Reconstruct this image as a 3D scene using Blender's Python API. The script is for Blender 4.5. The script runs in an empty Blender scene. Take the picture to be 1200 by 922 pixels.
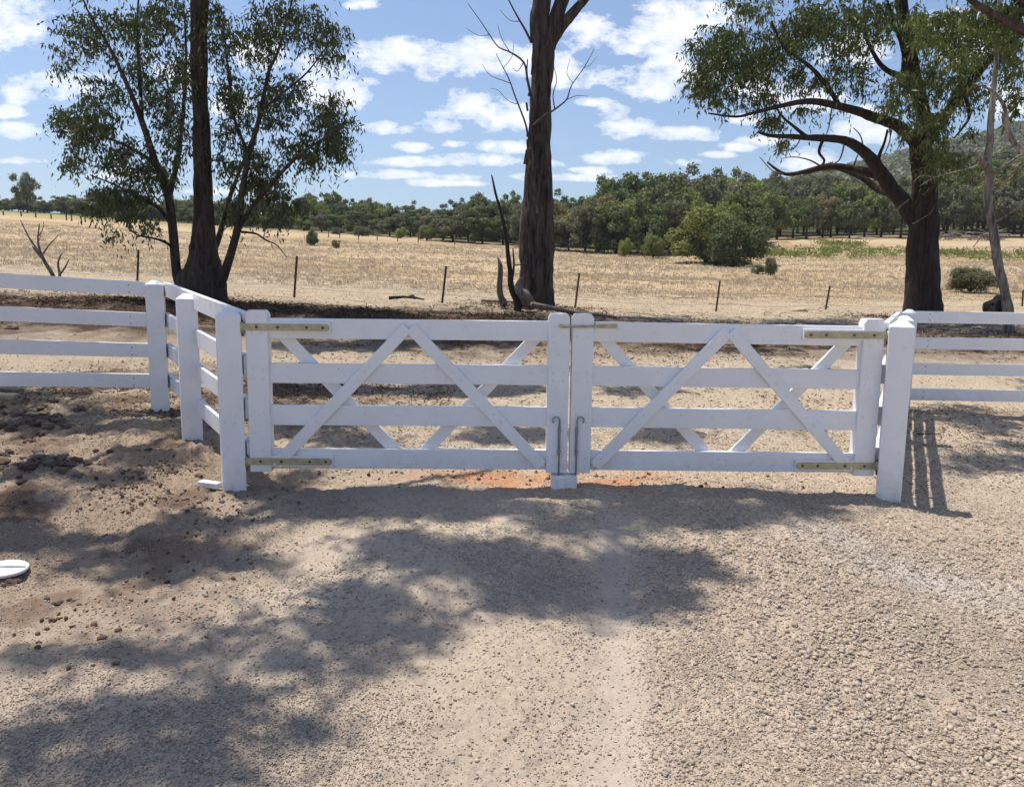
import bpy, math, random
import numpy as np
from mathutils import Vector, Matrix, noise as mnoise

random.seed(7)
RNG = np.random.default_rng(7)
scene = bpy.context.scene
C = scene.collection
F = 924.0
PITCH = math.radians(8.0)
ROLL = 0.0125
CAM = np.array([0.0, 0.0, 1.35])
fwd = np.array([0, math.cos(PITCH), -math.sin(PITCH)])
r0 = np.array([1.0, 0, 0]); u0 = np.array([0, math.sin(PITCH), math.cos(PITCH)])
RT = math.cos(ROLL) * r0 + math.sin(ROLL) * u0
UP = -math.sin(ROLL) * r0 + math.cos(ROLL) * u0
SUN = np.array([-0.30, 0.19, 1.0]); SUN = SUN / np.linalg.norm(SUN)

def at(px, py, Y):
    """world point seen at photo pixel (px,py) at distance Y along the ground axis"""
    d = fwd + (px - 600) / F * RT + (461 - py) / F * UP
    return CAM + d * (Y / d[1])

# ------------------------------------------------------------------ noise
def _hash(ix, iy, seed):
    n = (ix.astype(np.int64) * 374761393 + iy.astype(np.int64) * 668265263 + seed * 1442695041) & 0x7fffffff
    n = ((n ^ (n >> 13)) * 1274126177) & 0x7fffffff
    n = n ^ (n >> 16)
    return (n & 0xffff) / 65535.0
def vnoise(x, y, seed=0):
    ix = np.floor(x); iy = np.floor(y); fx = x - ix; fy = y - iy
    fx = fx * fx * (3 - 2 * fx); fy = fy * fy * (3 - 2 * fy)
    a = _hash(ix, iy, seed); b = _hash(ix + 1, iy, seed); c = _hash(ix, iy + 1, seed); d = _hash(ix + 1, iy + 1, seed)
    return (a + (b - a) * fx) * (1 - fy) + (c + (d - c) * fx) * fy - 0.5
def fbm(x, y, scale, octs=4, seed=0, gain=0.5):
    x = np.asarray(x, float) * scale; y = np.asarray(y, float) * scale
    s = np.zeros_like(x + y); a = 1.0
    for o in range(octs):
        s = s + a * vnoise(x * 2 ** o + 17.3 * o, y * 2 ** o - 9.1 * o, seed + o); a *= gain
    return s
def sstep(a, b, x):
    t = np.clip((x - a) / (b - a), 0, 1); return t * t * (3 - 2 * t)

# ------------------------------------------------------------------ terrain
def _zpy(px, Y, py): return at(px, py, Y)[2]
COLS = [0, 300, 450, 600, 750, 900, 1200]
NEAR = {  # z by station for the columns
    0.5: [-.13] * 7, 3.0: [-.06, -.06, -.05, -.05, -.05, -.07, -.08],
    4.9: [.04, .02, .04, .06, .055, .03, -.03], 6.2: [.13, .09, .08, .09, .07, .04, -.02],
    7.1: [.20, .16, .12, .12, .09, .05, -.01], 8.4: [.28, .24, .19, .17, .13, .08, .0],
    12: [.62, .50, .42, .36, .31, .28, .22], 18: [1.25, 1.04, .93, .82, .72, .62, .52]}
FAR = [
    [(25, 312), (40, 290), (60, 270), (110, 246), (200, 246), (450, 250), (900, 254)],
    [(25, 333), (40, 305), (60, 287), (100, 268), (200, 262), (450, 252), (900, 254)],
    [(25, 340), (40, 315), (60, 294), (90, 277), (200, 262), (450, 250), (900, 250)],
    [(25, 346), (40, 321), (60, 301), (75, 290), (200, 265), (450, 255), (900, 255)],
    [(25, 350), (40, 326), (60, 307), (70, 300), (200, 265), (450, 250), (900, 255)],
    [(25, 352), (40, 330), (60, 305), (85, 280), (200, 262), (450, 232), (900, 240)],
    [(25, 352), (40, 332), (60, 306), (90, 278), (200, 250), (450, 150), (900, 170)]]
LY0, LY1, NL = math.log(0.5), math.log(900), 500
ly = np.linspace(LY0, LY1, NL)
tab = []
for i, px in enumerate(COLS):
    ys = sorted(NEAR); zs = [NEAR[k][i] for k in ys]
    for (Y, py) in FAR[i]:
        ys.append(Y); zs.append(_zpy(px, Y, py))
    tab.append(np.interp(np.exp(ly), ys, zs))
tab = np.array(tab)
UC = np.array([(p - 600) / F for p in COLS]); UG = np.linspace(-0.75, 0.75, 151)
TAB = np.array([np.interp(UG, UC, tab[:, k]) for k in range(NL)])   # NL x 151
def _smooth(a, n, axis):
    k = np.ones(n) / n
    pad = [(0, 0), (0, 0)]; pad[axis] = (n // 2, n // 2)
    b = np.pad(a, pad, mode='edge')
    return np.apply_along_axis(lambda v: np.convolve(v, k, mode='valid'), axis, b)
TAB = _smooth(_smooth(_smooth(TAB, 9, 0), 9, 0), 13, 1)
def base(x, y):
    x = np.asarray(x, float); y = np.asarray(y, float)
    ye = np.maximum(y, 0.55)
    u = np.clip(x / np.maximum(ye, 2.0), -0.74, 0.74)
    i = (np.log(ye) - LY0) / (LY1 - LY0) * (NL - 1); i = np.clip(i, 0, NL - 1.001)
    j = (u + 0.75) / 1.5 * 150; j = np.clip(j, 0, 149.999)
    i0 = i.astype(int); j0 = j.astype(int); fi = i - i0; fj = j - j0
    return ((TAB[i0, j0] * (1 - fj) + TAB[i0, j0 + 1] * fj) * (1 - fi) + (TAB[i0 + 1, j0] * (1 - fj) + TAB[i0 + 1, j0 + 1] * fj) * fi)
def track(x, y):   # wheel-pressed smooth strip running up to the gate
    c = 0.085 + 0.115 * y
    return np.exp(-((x - c) / 0.13) ** 2) * sstep(6.0, 4.0, y)
def rough(x, y):
    d = np.hypot(x, y)
    tr = track(x, y)
    z = fbm(x, y, 0.55, 3, 3) * 0.07 + fbm(x, y, 2.2, 3, 11) * 0.035 * sstep(200, 20, d)
    near = sstep(45, 12, d)
    z = z + near * (fbm(x, y, 9, 3, 21) * 0.022) * (1 - .7 * tr)
    z = z + sstep(14, 6, d) * fbm(x, y, 42, 3, 31, 0.6) * 0.008 * (1 - .6 * tr)
    # loose lumps by the left fence
    lm = np.exp(-(((x + 2.7) / 1.2) ** 2 + ((y - 5.6) / 1.1) ** 2))
    z = z + lm * np.maximum(fbm(x, y, 6, 3, 41), 0) * 0.08 + sstep(-.4, -1.8, x) * sstep(10, 8, y) * sstep(2.5, 4.5, y) * fbm(x, y, 19, 4, 43, .65) * .026
    z = z - 0.02 * tr
    # windrow of litter before the paddock
    wy = 14.6 + 0.06 * x
    z = z + np.exp(-((y - wy) / 1.1) ** 2) * (0.10 + 0.22 * np.maximum(fbm(x, y, 1.1, 3, 51), -.2)) * sstep(6, -3, x)
    return z
def ground(x, y): return base(x, y) + rough(x, y)
def gz(x, y): return float(ground(np.array([x]), np.array([y]))[0])
def hit(px, py):
    d = fwd + (px - 600) / F * RT + (461 - py) / F * UP
    t = 1.0
    for k in range(4000):
        p = CAM + d * t
        if p[2] <= float(base(p[0], p[1])): break
        t *= 1.003
    return p
def place(px, Y):
    z = 0.0
    for k in range(6):
        # find py so that z matches
        p = at(px, 300, Y); q = at(px, 500, Y)
        f_ = (z - p[2]) / (q[2] - p[2]); x = p[0] + (q[0] - p[0]) * f_
        z = gz(x, Y)
    return np.array([x, Y, z])

# ------------------------------------------------------------------ scene helpers
class MB:
    def __init__(s): s.v = []; s.f = []
    def add(s, vs, fs):
        o = len(s.v); s.v += [tuple(map(float, p)) for p in vs]; s.f += [tuple(i + o for i in f) for f in fs]
    def box(s, c, size, M=None):
        sx, sy, sz = [k / 2 for k in size]; vs = []
        for z in (-sz, sz):
            for (x, y) in ((-sx, -sy), (sx, -sy), (sx, sy), (-sx, sy)):
                p = Vector((x, y, z));
                if M is not None: p = M @ p
                vs.append(p + Vector(c))
        s.add(vs, [(3, 2, 1, 0), (4, 5, 6, 7), (0, 1, 5, 4), (1, 2, 6, 5), (2, 3, 7, 6), (3, 0, 4, 7)])
    def bar(s, a, b, wid, th, n):
        """rectangular bar from a to b; wid across, th along the normal n"""
        a = Vector(a); b = Vector(b); d = (b - a).normalized(); n = Vector(n).normalized()
        w = d.cross(n).normalized(); n = w.cross(d).normalized(); vs = []
        for p in (a, b):
            for (i, j) in ((-1, -1), (1, -1), (1, 1), (-1, 1)):
                vs.append(p + w * (wid / 2 * i) + n * (th / 2 * j))
        s.add(vs, [(0, 1, 2, 3), (7, 6, 5, 4), (1, 0, 4, 5), (2, 1, 5, 6), (3, 2, 6, 7), (0, 3, 7, 4)])
    def prism(s, poly, a, n, th):
        pass
    def tube(s, pts, rad, sides=8, cap=True, ridge=0.0, seed=0):
        pts = [Vector(p) for p in pts]; n = len(pts)
        if np.isscalar(rad): rad = [rad] * n
        T = [(pts[min(i + 1, n - 1)] - pts[max(i - 1, 0)]).normalized() for i in range(n)]
        ref = Vector((0, 0, 1)) if abs(T[0].z) < .9 else Vector((1, 0, 0))
        N = (ref - T[0] * ref.dot(T[0])).normalized(); vs = []; o = len(s.v)
        for i in range(n):
            N = (N - T[i] * N.dot(T[i]));
            N = N.normalized() if N.length > 1e-6 else T[i].orthogonal().normalized()
            B = T[i].cross(N)
            for k in range(sides):
                a = 2 * math.pi * k / sides; dirn = N * math.cos(a) + B * math.sin(a); r = rad[i]
                if ridge:
                    p0 = pts[i] + dirn * r
                    r *= 1 + ridge * mnoise.noise(Vector((p0.x * 7 + seed, p0.y * 7, p0.z * 1.6))) + ridge * .6 * mnoise.noise(Vector((p0.x * 19 + seed, p0.y * 19, p0.z * 4)))
                vs.append(pts[i] + dirn * r)
        fs = []
        for i in range(n - 1):
            for k in range(sides):
                k2 = (k + 1) % sides
                fs.append((i * sides + k, i * sides + k2, (i + 1) * sides + k2, (i + 1) * sides + k))
        if cap:
            fs.append(tuple(range(sides - 1, -1, -1))); fs.append(tuple((n - 1) * sides + k for k in range(sides)))
        s.add(vs, fs)
    def build(s, name, m, parent=None, smooth=False, bevel=0.0, loc=None):
        me = bpy.data.meshes.new(name)
        v = s.v
        if loc is not None: v = [(p[0] - loc[0], p[1] - loc[1], p[2] - loc[2]) for p in v]
        me.from_pydata(v, [], s.f); me.validate()
        me.materials.append(m)
        if smooth: me.polygons.foreach_set('use_smooth', [True] * len(me.polygons))
        o = bpy.data.objects.new(name, me); C.objects.link(o)
        if parent: o.parent = parent
        elif loc is not None: o.location = loc
        if bevel:
            b = o.modifiers.new('b', 'BEVEL'); b.width = bevel; b.segments = 2; b.limit_method = 'ANGLE'
        return o
def np_obj(name, V, Fq, m, parent=None, smooth=False):
    me = bpy.data.meshes.new(name); k = Fq.shape[1]
    me.vertices.add(len(V)); me.vertices.foreach_set('co', V.astype(np.float32).ravel())
    me.loops.add(Fq.size); me.loops.foreach_set('vertex_index', Fq.astype(np.int32).ravel())
    me.polygons.add(len(Fq)); me.polygons.foreach_set('loop_start', np.arange(0, Fq.size, k, dtype=np.int32))
    me.update(calc_edges=True)
    if smooth: me.polygons.foreach_set('use_smooth', np.ones(len(Fq), bool))
    me.materials.append(m)
    o = bpy.data.objects.new(name, me); C.objects.link(o)
    if parent: o.parent = parent
    return o
def tag(o, label=None, cat=None, group=None, kind=None):
    if label: o['label'] = label
    if cat: o['category'] = cat
    if group: o['group'] = group
    if kind: o['kind'] = kind
    return o
def empty(name, loc, label=None, cat=None, group=None):
    o = bpy.data.objects.new(name, None); C.objects.link(o); o.location = [float(k) for k in loc]
    o.empty_display_size = .2
    return tag(o, label, cat, group)
def copy_tree(src, kids):
    r = src.copy(); C.objects.link(r)
    for ch in kids:
        c = ch.copy(); C.objects.link(c); c.parent = r
    return r

# ------------------------------------------------------------------ materials
class NT:
    def __init__(s, mat):
        mat.use_nodes = True; s.t = mat.node_tree; s.t.nodes.clear(); s.n = s.t.nodes; s.l = s.t.links
    def new(s, typ, **kw):
        n = s.n.new(typ)
        for k, v in kw.items(): setattr(n, k, v)
        return n
    def link(s, a, b): s.l.new(a, b)
    def put(s, sock, v):
        if hasattr(v, 'is_output'): s.l.new(v, sock)
        else: sock.default_value = v
    def math(s, op, a, b=0.0, c=0.0, clamp=False):
        n = s.new('ShaderNodeMath', operation=op, use_clamp=clamp)
        s.put(n.inputs[0], a); s.put(n.inputs[1], b)
        if len(n.inputs) > 2: s.put(n.inputs[2], c)
        return n.outputs[0]
    def noise(s, scale, detail=4, rough=.55, vec=None, dist=0.0):
        n = s.new('ShaderNodeTexNoise'); n.inputs['Scale'].default_value = scale; n.inputs['Detail'].default_value = detail
        n.inputs['Roughness'].default_value = rough; n.inputs['Distortion'].default_value = dist
        if vec is not None: s.link(vec, n.inputs['Vector'])
        return n.outputs['Fac']
    def mapr(s, v, a, b, c=0.0, d=1.0):
        n = s.new('ShaderNodeMapRange'); s.put(n.inputs[0], v)
        for i, k in enumerate((a, b, c, d)): n.inputs[i + 1].default_value = k
        return n.outputs[0]
    def mix(s, f, a, b, blend='MIX'):
        n = s.new('ShaderNodeMix', data_type='RGBA', blend_type=blend)
        s.put(n.inputs[0], f)
        for sock, v in ((n.inputs[6], a), (n.inputs[7], b)):
            if hasattr(v, 'is_output'): s.link(v, sock)
            else: sock.default_value = (*v, 1) if len(v) == 3 else v
        return n.outputs[2]
    def pos(s, scale=None):
        g = s.new('ShaderNodeTexCoord').outputs['Object']
        if scale:
            m = s.new('ShaderNodeMapping'); m.inputs['Scale'].default_value = scale; s.link(g, m.inputs['Vector']); return m.outputs[0]
        return g
    def bump(s, h, strength=.5, dist=.01, prev=None):
        b = s.new('ShaderNodeBump'); b.inputs['Strength'].default_value = strength; b.inputs['Distance'].default_value = dist
        s.link(h, b.inputs['Height'])
        if prev is not None: s.link(prev, b.inputs['Normal'])
        return b.outputs[0]
    def principled(s, col, rough=.7, normal=None, metal=0.0, spec=.5):
        p = s.new('ShaderNodeBsdfPrincipled'); o = s.new('ShaderNodeOutputMaterial')
        if hasattr(col, 'is_output'): s.link(col, p.inputs['Base Color'])
        else: p.inputs['Base Color'].default_value = (*col, 1)
        s.put(p.inputs['Roughness'], rough); s.put(p.inputs['Metallic'], metal)
        p.inputs['Specular IOR Level'].default_value = spec
        if normal is not None: s.link(normal, p.inputs['Normal'])
        s.link(p.outputs[0], o.inputs[0]); return p

def M(name): return bpy.data.materials.new(name)
def mat_white():
    m = M('white_paint'); t = NT(m); p = t.pos()
    n1 = t.noise(3, 5, vec=p); n2 = t.noise(30, 4, vec=t.pos((1, 1, 1)))
    c = t.mix(t.mapr(n1, .35, .7), (.86, .865, .88), (.79, .79, .80))
    c = t.mix(t.mapr(n2, .60, .80, 0, .45), c, (.55, .53, .50))
    sp = t.new('ShaderNodeTexVoronoi'); sp.inputs['Scale'].default_value = 9; t.link(p, sp.inputs['Vector'])
    k = t.math('LESS_THAN', sp.outputs['Distance'], .028)
    c = t.mix(t.math('MULTIPLY', k, .75), c, (.22, .20, .18))
    geo = t.new('ShaderNodeNewGeometry'); sepz = t.new('ShaderNodeSeparateXYZ'); t.link(geo.outputs['Position'], sepz.inputs[0])
    low = t.math('MULTIPLY', t.mapr(sepz.outputs['Z'], .28, .0), t.mapr(t.noise(14, 5, vec=p), .42, .75), clamp=True)
    c = t.mix(t.math('MULTIPLY', low, .6), c, (.45, .33, .24))
    g = t.noise(6, 6, .7, vec=t.pos((1.2, 8, 8)))
    b = t.bump(g, .25, .004); b = t.bump(t.noise(90, 3, vec=p), .15, .002, b)
    t.principled(c, .42, b); return m
def mat_whitev():
    m = mat_white(); m.name = 'white_paint_upright'
    for n in m.node_tree.nodes:
        if n.type == 'MAPPING' and abs(n.inputs['Scale'].default_value[0] - 1.2) < .01: n.inputs['Scale'].default_value = (9, 9, .7)
    return m
def simple(name, col, rough=.6, metal=0.0, var=.2, scale=12, bump=.3, dist=.005, col2=None):
    m = M(name); t = NT(m); p = t.pos(); n = t.noise(scale, 5, vec=p)
    c2 = col2 or tuple(k * (1 - var * 2) for k in col)
    c = t.mix(t.mapr(n, .3, .7), col, c2)
    b = t.bump(t.noise(scale * 4, 4, vec=p), bump, dist)
    t.principled(c, rough, b, metal); return m
def mat_bark(name, c1, c2, c3, vs=7, amp=.03):
    m = M(name); t = NT(m)
    v = t.pos((vs, vs, vs * .16)); n = t.noise(1.6, 7, .65, vec=v, dist=.6); n2 = t.noise(1.1, 4, vec=t.pos((1, 1, .5)))
    fine = t.noise(9, 5, .6, vec=t.pos((vs * .6, vs * .6, vs * .2)))
    c = t.mix(t.mapr(n, .38, .62), c1, c2); c = t.mix(t.mapr(n2, .5, .72), c, c3)
    c = t.mix(t.mapr(fine, .35, .8, 0, .5), c, c1)
    b = t.bump(n, 1.0, amp); b = t.bump(fine, .6, amp * .3, b)
    t.principled(c, .9, b, spec=.25); return m
def mat_leaf(name, cols, trans=.35, rough=.42, glossy=.10):
    m = M(name); t = NT(m)
    r = t.new('ShaderNodeNewGeometry').outputs['Random Per Island']
    cr = t.new('ShaderNodeValToRGB'); t.link(r, cr.inputs[0]); e = cr.color_ramp.elements
    e[0].position = 0; e[0].color = (*cols[0], 1); e[1].position = 1; e[1].color = (*cols[-1], 1)
    for i, k in enumerate(cols[1:-1]):
        q = e.new((i + 1) / (len(cols) - 1)); q.color = (*k, 1)
    d = t.new('ShaderNodeBsdfDiffuse'); tr = t.new('ShaderNodeBsdfTranslucent'); g = t.new('ShaderNodeBsdfGlossy')
    t.link(cr.outputs[0], d.inputs[0])
    tc = t.mix(.5, cr.outputs[0], (.16, .22, .03), 'ADD'); t.link(cr.outputs[0], tr.inputs[0])
    g.inputs['Roughness'].default_value = rough; g.inputs[0].default_value = (.8, .8, .8, 1)
    a = t.new('ShaderNodeMixShader'); a.inputs[0].default_value = trans; t.link(d.outputs[0], a.inputs[1]); t.link(tr.outputs[0], a.inputs[2])
    b = t.new('ShaderNodeMixShader'); b.inputs[0].default_value = glossy; t.link(a.outputs[0], b.inputs[1]); t.link(g.outputs[0], b.inputs[2])
    o = t.new('ShaderNodeOutputMaterial'); t.link(b.outputs[0], o.inputs[0]); return m
def mat_island(name, cols, rough=.9, trans=0.0):
    m = M(name); t = NT(m)
    r = t.new('ShaderNodeNewGeometry').outputs['Random Per Island']
    cr = t.new('ShaderNodeValToRGB'); t.link(r, cr.inputs[0]); e = cr.color_ramp.elements
    e[0].position = 0; e[0].color = (*cols[0], 1); e[1].position = 1; e[1].color = (*cols[-1], 1)
    for i, k in enumerate(cols[1:-1]):
        q = e.new((i + 1) / (len(cols) - 1)); q.color = (*k, 1)
    c = t.mix(t.mapr(t.noise(60, 3, vec=t.pos()), .3, .7, 0, .35), cr.outputs[0], tuple(k * .6 for k in cols[0]))
    t.principled(c, 1.0, spec=.0); return m
def mat_ground():
    m = M('earth'); t = NT(m); p = t.pos()
    a = t.new('ShaderNodeAttribute', attribute_name='tint').outputs['Color']
    k = t.new('ShaderNodeAttribute', attribute_name='kindmask'); sep = t.new('ShaderNodeSeparateColor'); t.link(k.outputs['Color'], sep.inputs[0])
    stone, straw, nearm = sep.outputs[0], sep.outputs[1], sep.outputs[2]
    n1 = t.noise(3.0, 8, .65, vec=p); n2 = t.noise(28, 5, .6, vec=p)
    c = t.mix(t.mapr(n1, .3, .7, 0, .35), a, t.mix(1, a, (.80, .77, .74), 'MULTIPLY'))
    c = t.mix(t.mapr(n2, .35, .75, 0, .5), c, t.mix(1, c, (.70, .67, .65), 'MULTIPLY'))
    # gravel chips
    vo = t.new('ShaderNodeTexVoronoi'); vo.inputs['Scale'].default_value = 62; vo.inputs['Randomness'].default_value = 1
    warp = t.new('ShaderNodeVectorMath', operation='ADD'); t.link(p, warp.inputs[0])
    nn = t.new('ShaderNodeTexNoise'); nn.inputs['Scale'].default_value = 25; t.link(p, nn.inputs['Vector'])
    sc = t.new('ShaderNodeVectorMath', operation='SCALE'); t.link(nn.outputs['Color'], sc.inputs[0]); sc.inputs['Scale'].default_value = .03
    t.link(sc.outputs[0], warp.inputs[1]); t.link(warp.outputs[0], vo.inputs['Vector'])
    chip = t.new('ShaderNodeSeparateColor'); t.link(vo.outputs['Color'], chip.inputs[0])
    cc = t.mix(chip.outputs[0], (.72, .70, .67), (1.22, 1.19, 1.15))
    c = t.mix(t.math('MULTIPLY', stone, .75), c, t.mix(1, c, cc, 'MULTIPLY'))
    # streaky straw in the paddock
    s1 = t.noise(1.0, 8, .7, vec=t.pos((1.2, 3.5, 1))); s2 = t.noise(5.0, 6, .75, vec=t.pos((1, 1, 1)))
    sc_ = t.mix(t.mapr(s1, .38, .62), (1.08, 1.06, 1.02), (.82, .80, .76))
    sc2 = t.mix(t.mapr(s2, .47, .70), (1.05, 1.04, 1.02), (.68, .64, .59))
    st = t.mix(1, t.mix(1, c, sc_, 'MULTIPLY'), sc2, 'MULTIPLY')
    c = t.mix(straw, c, st)
    h = t.math('SUBTRACT', 1.0, vo.outputs['Distance'])
    hb = t.math('MULTIPLY', h, stone)
    b = t.bump(hb, .45, .009)
    b = t.bump(n2, .45, .02, b); b = t.bump(t.noise(95, 6, .75, vec=p), .6, .008, b)
    t.principled(c, 1.0, b, spec=.0); return m

WHITE, WHITEV = mat_white(), mat_whitev()
ZINC = simple('yellow_zinc_steel', (.54, .485, .29), .45, .5, .15, 25, .2, .001, (.33, .31, .23))
STEEL = simple('galvanised_rod', (.42, .43, .44), .45, .6, .2, 30, .2, .001)
DARKBOLT = simple('dark_bolt', (.12, .11, .10), .5, .6)
RUST = simple('rusty_picket', (.14, .085, .055), .85, .2, .25, 40, .4, .002)
WIRE = simple('dull_wire', (.22, .2, .19), .6, .6)
BARK_A = mat_bark('grey_brown_bark', (.028, .020, .016), (.11, .085, .07), (.065, .047, .038))
BARK_B = mat_bark('peeling_brown_bark', (.020, .015, .013), (.15, .118, .10), (.06, .045, .038), 6, .07)
BARK_C = mat_bark('rough_dark_bark', (.022, .017, .014), (.075, .055, .045), (.05, .036, .03), 8, .05)
BARK_D = mat_bark('pale_flaking_bark', (.09, .072, .06), (.46, .41, .35), (.24, .20, .17), 9, .03)
DEAD = mat_bark('grey_dead_wood', (.09, .07, .055), (.26, .22, .19), (.17, .14, .11), 14, .01)
TWIG = mat_bark('dark_dead_twig', (.05, .04, .034), (.14, .12, .105), (.09, .075, .065), 14, .005)
CHAR = mat_bark('charred_wood', (.008, .007, .006), (.03, .026, .024), (.02, .017, .015), 12, .02)
LEAF_A = mat_leaf('gum_leaf_dark', [(.035, .052, .020), (.062, .086, .032), (.088, .112, .040), (.12, .135, .05)], .36, .4, .035)
LEAF_C = mat_leaf('gum_leaf_olive', [(.040, .060, .020), (.075, .105, .030), (.11, .14, .038), (.15, .165, .045)], .40, .4, .035)
LEAF_Y = mat_leaf('gum_leaf_young_sunlit', [(.07, .105, .025), (.11, .155, .032), (.15, .19, .042), (.15, .14, .035)], .42, .4, .04)  # yellow-green of young leaves; its extra brightness also paints sunlit leaves at right
def far_leaf(name, c):
    c = (c[0] * 1.55, c[1] * 1.42, c[2] * 1.25)
    return mat_leaf(name, [tuple(k * .62 for k in c), c, tuple(k * 1.5 for k in c)], .38, .6, .02)
FL = [far_leaf('far_leaf_mid', (.095, .125, .050)), far_leaf('far_leaf_greyish', (.115, .130, .080)), far_leaf('far_leaf_bright', (.135, .165, .050)),
      far_leaf('far_leaf_dark', (.075, .100, .045)), far_leaf('far_leaf_bronze', (.155, .145, .070)), far_leaf('far_leaf_fresh', (.17, .21, .06))]
GROUND = mat_ground()

# ------------------------------------------------------------------ ground sheet
def ground_sheet():
    half = math.radians(42)
    th_f = np.linspace(-half, half, 640); th_b = np.linspace(half, 2 * math.pi - half, 90)[1:-1]
    th = np.concatenate([th_f, th_b])
    r = np.concatenate([[0.25, .6, 1.0, 1.3], np.exp(np.linspace(math.log(1.55), math.log(9), 330)), np.exp(np.linspace(math.log(9.1), math.log(60), 230)), np.exp(np.linspace(math.log(61.5), math.log(760), 90))])
    R, T = np.meshgrid(r, th, indexing='ij')
    X = R * np.sin(T); Y = R * np.cos(T)
    Z = ground(X, Y)
    n, k = X.shape
    V = np.stack([X, Y, Z], -1).reshape(-1, 3)
    V = np.vstack([V, [[0, 0, gz(0, 0)]]])
    i = np.arange(n - 1)[:, None]; j = np.arange(k)[None, :]; j2 = (j + 1) % k
    Fq = np.stack([i * k + j, i * k + j2, (i + 1) * k + j2, (i + 1) * k + j], -1).reshape(-1, 4)
    o = np_obj('ground', V, Fq[:, ::-1], GROUND, smooth=True)
    x, y = V[:, 0], V[:, 1]; d = np.hypot(x, y); u = x / np.maximum(y, 1)
    # true surface colours
    def mixc(a, b, w): return a * (1 - w[:, None]) + np.array(b)[None, :] * w[:, None]
    col = np.tile(np.array([.45, .374, .295]), (len(V), 1))
    n1 = fbm(x, y, .8, 4, 61); n2 = fbm(x, y, 3, 4, 71); n3 = fbm(x, y, .25, 3, 81)
    col = mixc(col, (.50, .42, .335), sstep(.0, .35, n1))
    col = mixc(col, (.36, .305, .245), sstep(.0, .4, fbm(x, y * .7, 1.1, 4, 63)) * .7)
    # browner soil to the left, by the fence
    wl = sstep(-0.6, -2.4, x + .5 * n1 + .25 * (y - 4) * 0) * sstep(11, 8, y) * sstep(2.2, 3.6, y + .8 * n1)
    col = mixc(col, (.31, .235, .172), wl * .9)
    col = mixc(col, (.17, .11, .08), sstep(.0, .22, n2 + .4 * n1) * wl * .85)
    # fine pale dust along the wheel track
    col = mixc(col, (.50, .425, .345), track(x, y) * .8)
    # greyish washed gravel tongue on the right
    gt = np.exp(-(((x - 1.95) * .8 + (y - 4.0) * .5) / .22) ** 2) * np.exp(-((x - 2.1) / .8) ** 2) * np.exp(-((y - 3.9) / .7) ** 2)
    col = mixc(col, (.46, .44, .43), gt * .7)
    # red clay under the meeting stiles
    rc = np.exp(-(((x - .25) / .95) ** 4)) * np.exp(-((y - 5.22 + .1 * n1) / .20) ** 2)
    col = mixc(col, (.48, .245, .14), np.clip(rc * (.95 + n2 * 2.0), 0, .85))
    # gravel yard behind the gate towards the litter
    col = mixc(col, (.47, .395, .295), sstep(5.4, 7, y) * sstep(13.5, 11, y) * .6)
    # litter strip
    wy = 14.6 + .06 * x
    lit = np.exp(-(np.abs(y - wy + .3 + .7 * n1) / (2.3 + .9 * sstep(2, -1, x))) ** 3) * (1.0 - .3 * sstep(2, 8, x))
    col = mixc(col, (.085, .060, .046), np.clip(lit * (1.15 + n2), 0, 1))
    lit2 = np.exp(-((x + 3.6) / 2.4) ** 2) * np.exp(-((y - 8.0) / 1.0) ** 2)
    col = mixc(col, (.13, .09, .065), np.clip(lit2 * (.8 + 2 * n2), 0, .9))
    # paddock
    pad = sstep(16.2, 18.0, y - .06 * x + .8 * n1)
    fieldc = np.tile(np.array([.45, .38, .295]), (len(V), 1))
    f1 = sstep(23, 32, y + 3 * n3 + 4 * u)
    fieldc = mixc(fieldc, (.49, .385, .255), f1)
    f2 = fbm(x * .35, y, .18, 4, 91)
    fieldc = mixc(fieldc, (.36, .265, .16), sstep(-.05, .3, f2) * f1 * .65)
    fieldc = mixc(fieldc, (.56, .465, .335), sstep(.05, .4, -f2) * f1 * .5)
    fieldc = mixc(fieldc, (.26, .27, .10), sstep(88, 104, y + 6 * n3) * sstep(-.35, -.5, u) * .7)
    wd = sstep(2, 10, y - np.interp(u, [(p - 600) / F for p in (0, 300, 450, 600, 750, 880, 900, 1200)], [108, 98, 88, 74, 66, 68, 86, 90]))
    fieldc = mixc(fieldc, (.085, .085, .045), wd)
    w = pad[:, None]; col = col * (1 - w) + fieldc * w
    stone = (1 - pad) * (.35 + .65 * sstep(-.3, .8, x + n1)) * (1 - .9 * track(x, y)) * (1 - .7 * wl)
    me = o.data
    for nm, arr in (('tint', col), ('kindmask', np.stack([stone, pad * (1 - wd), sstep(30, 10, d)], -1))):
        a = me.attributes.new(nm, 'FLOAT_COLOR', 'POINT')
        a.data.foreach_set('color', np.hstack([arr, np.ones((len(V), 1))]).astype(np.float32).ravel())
    tag(o, kind='structure'); return o
ground_sheet()

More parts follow.
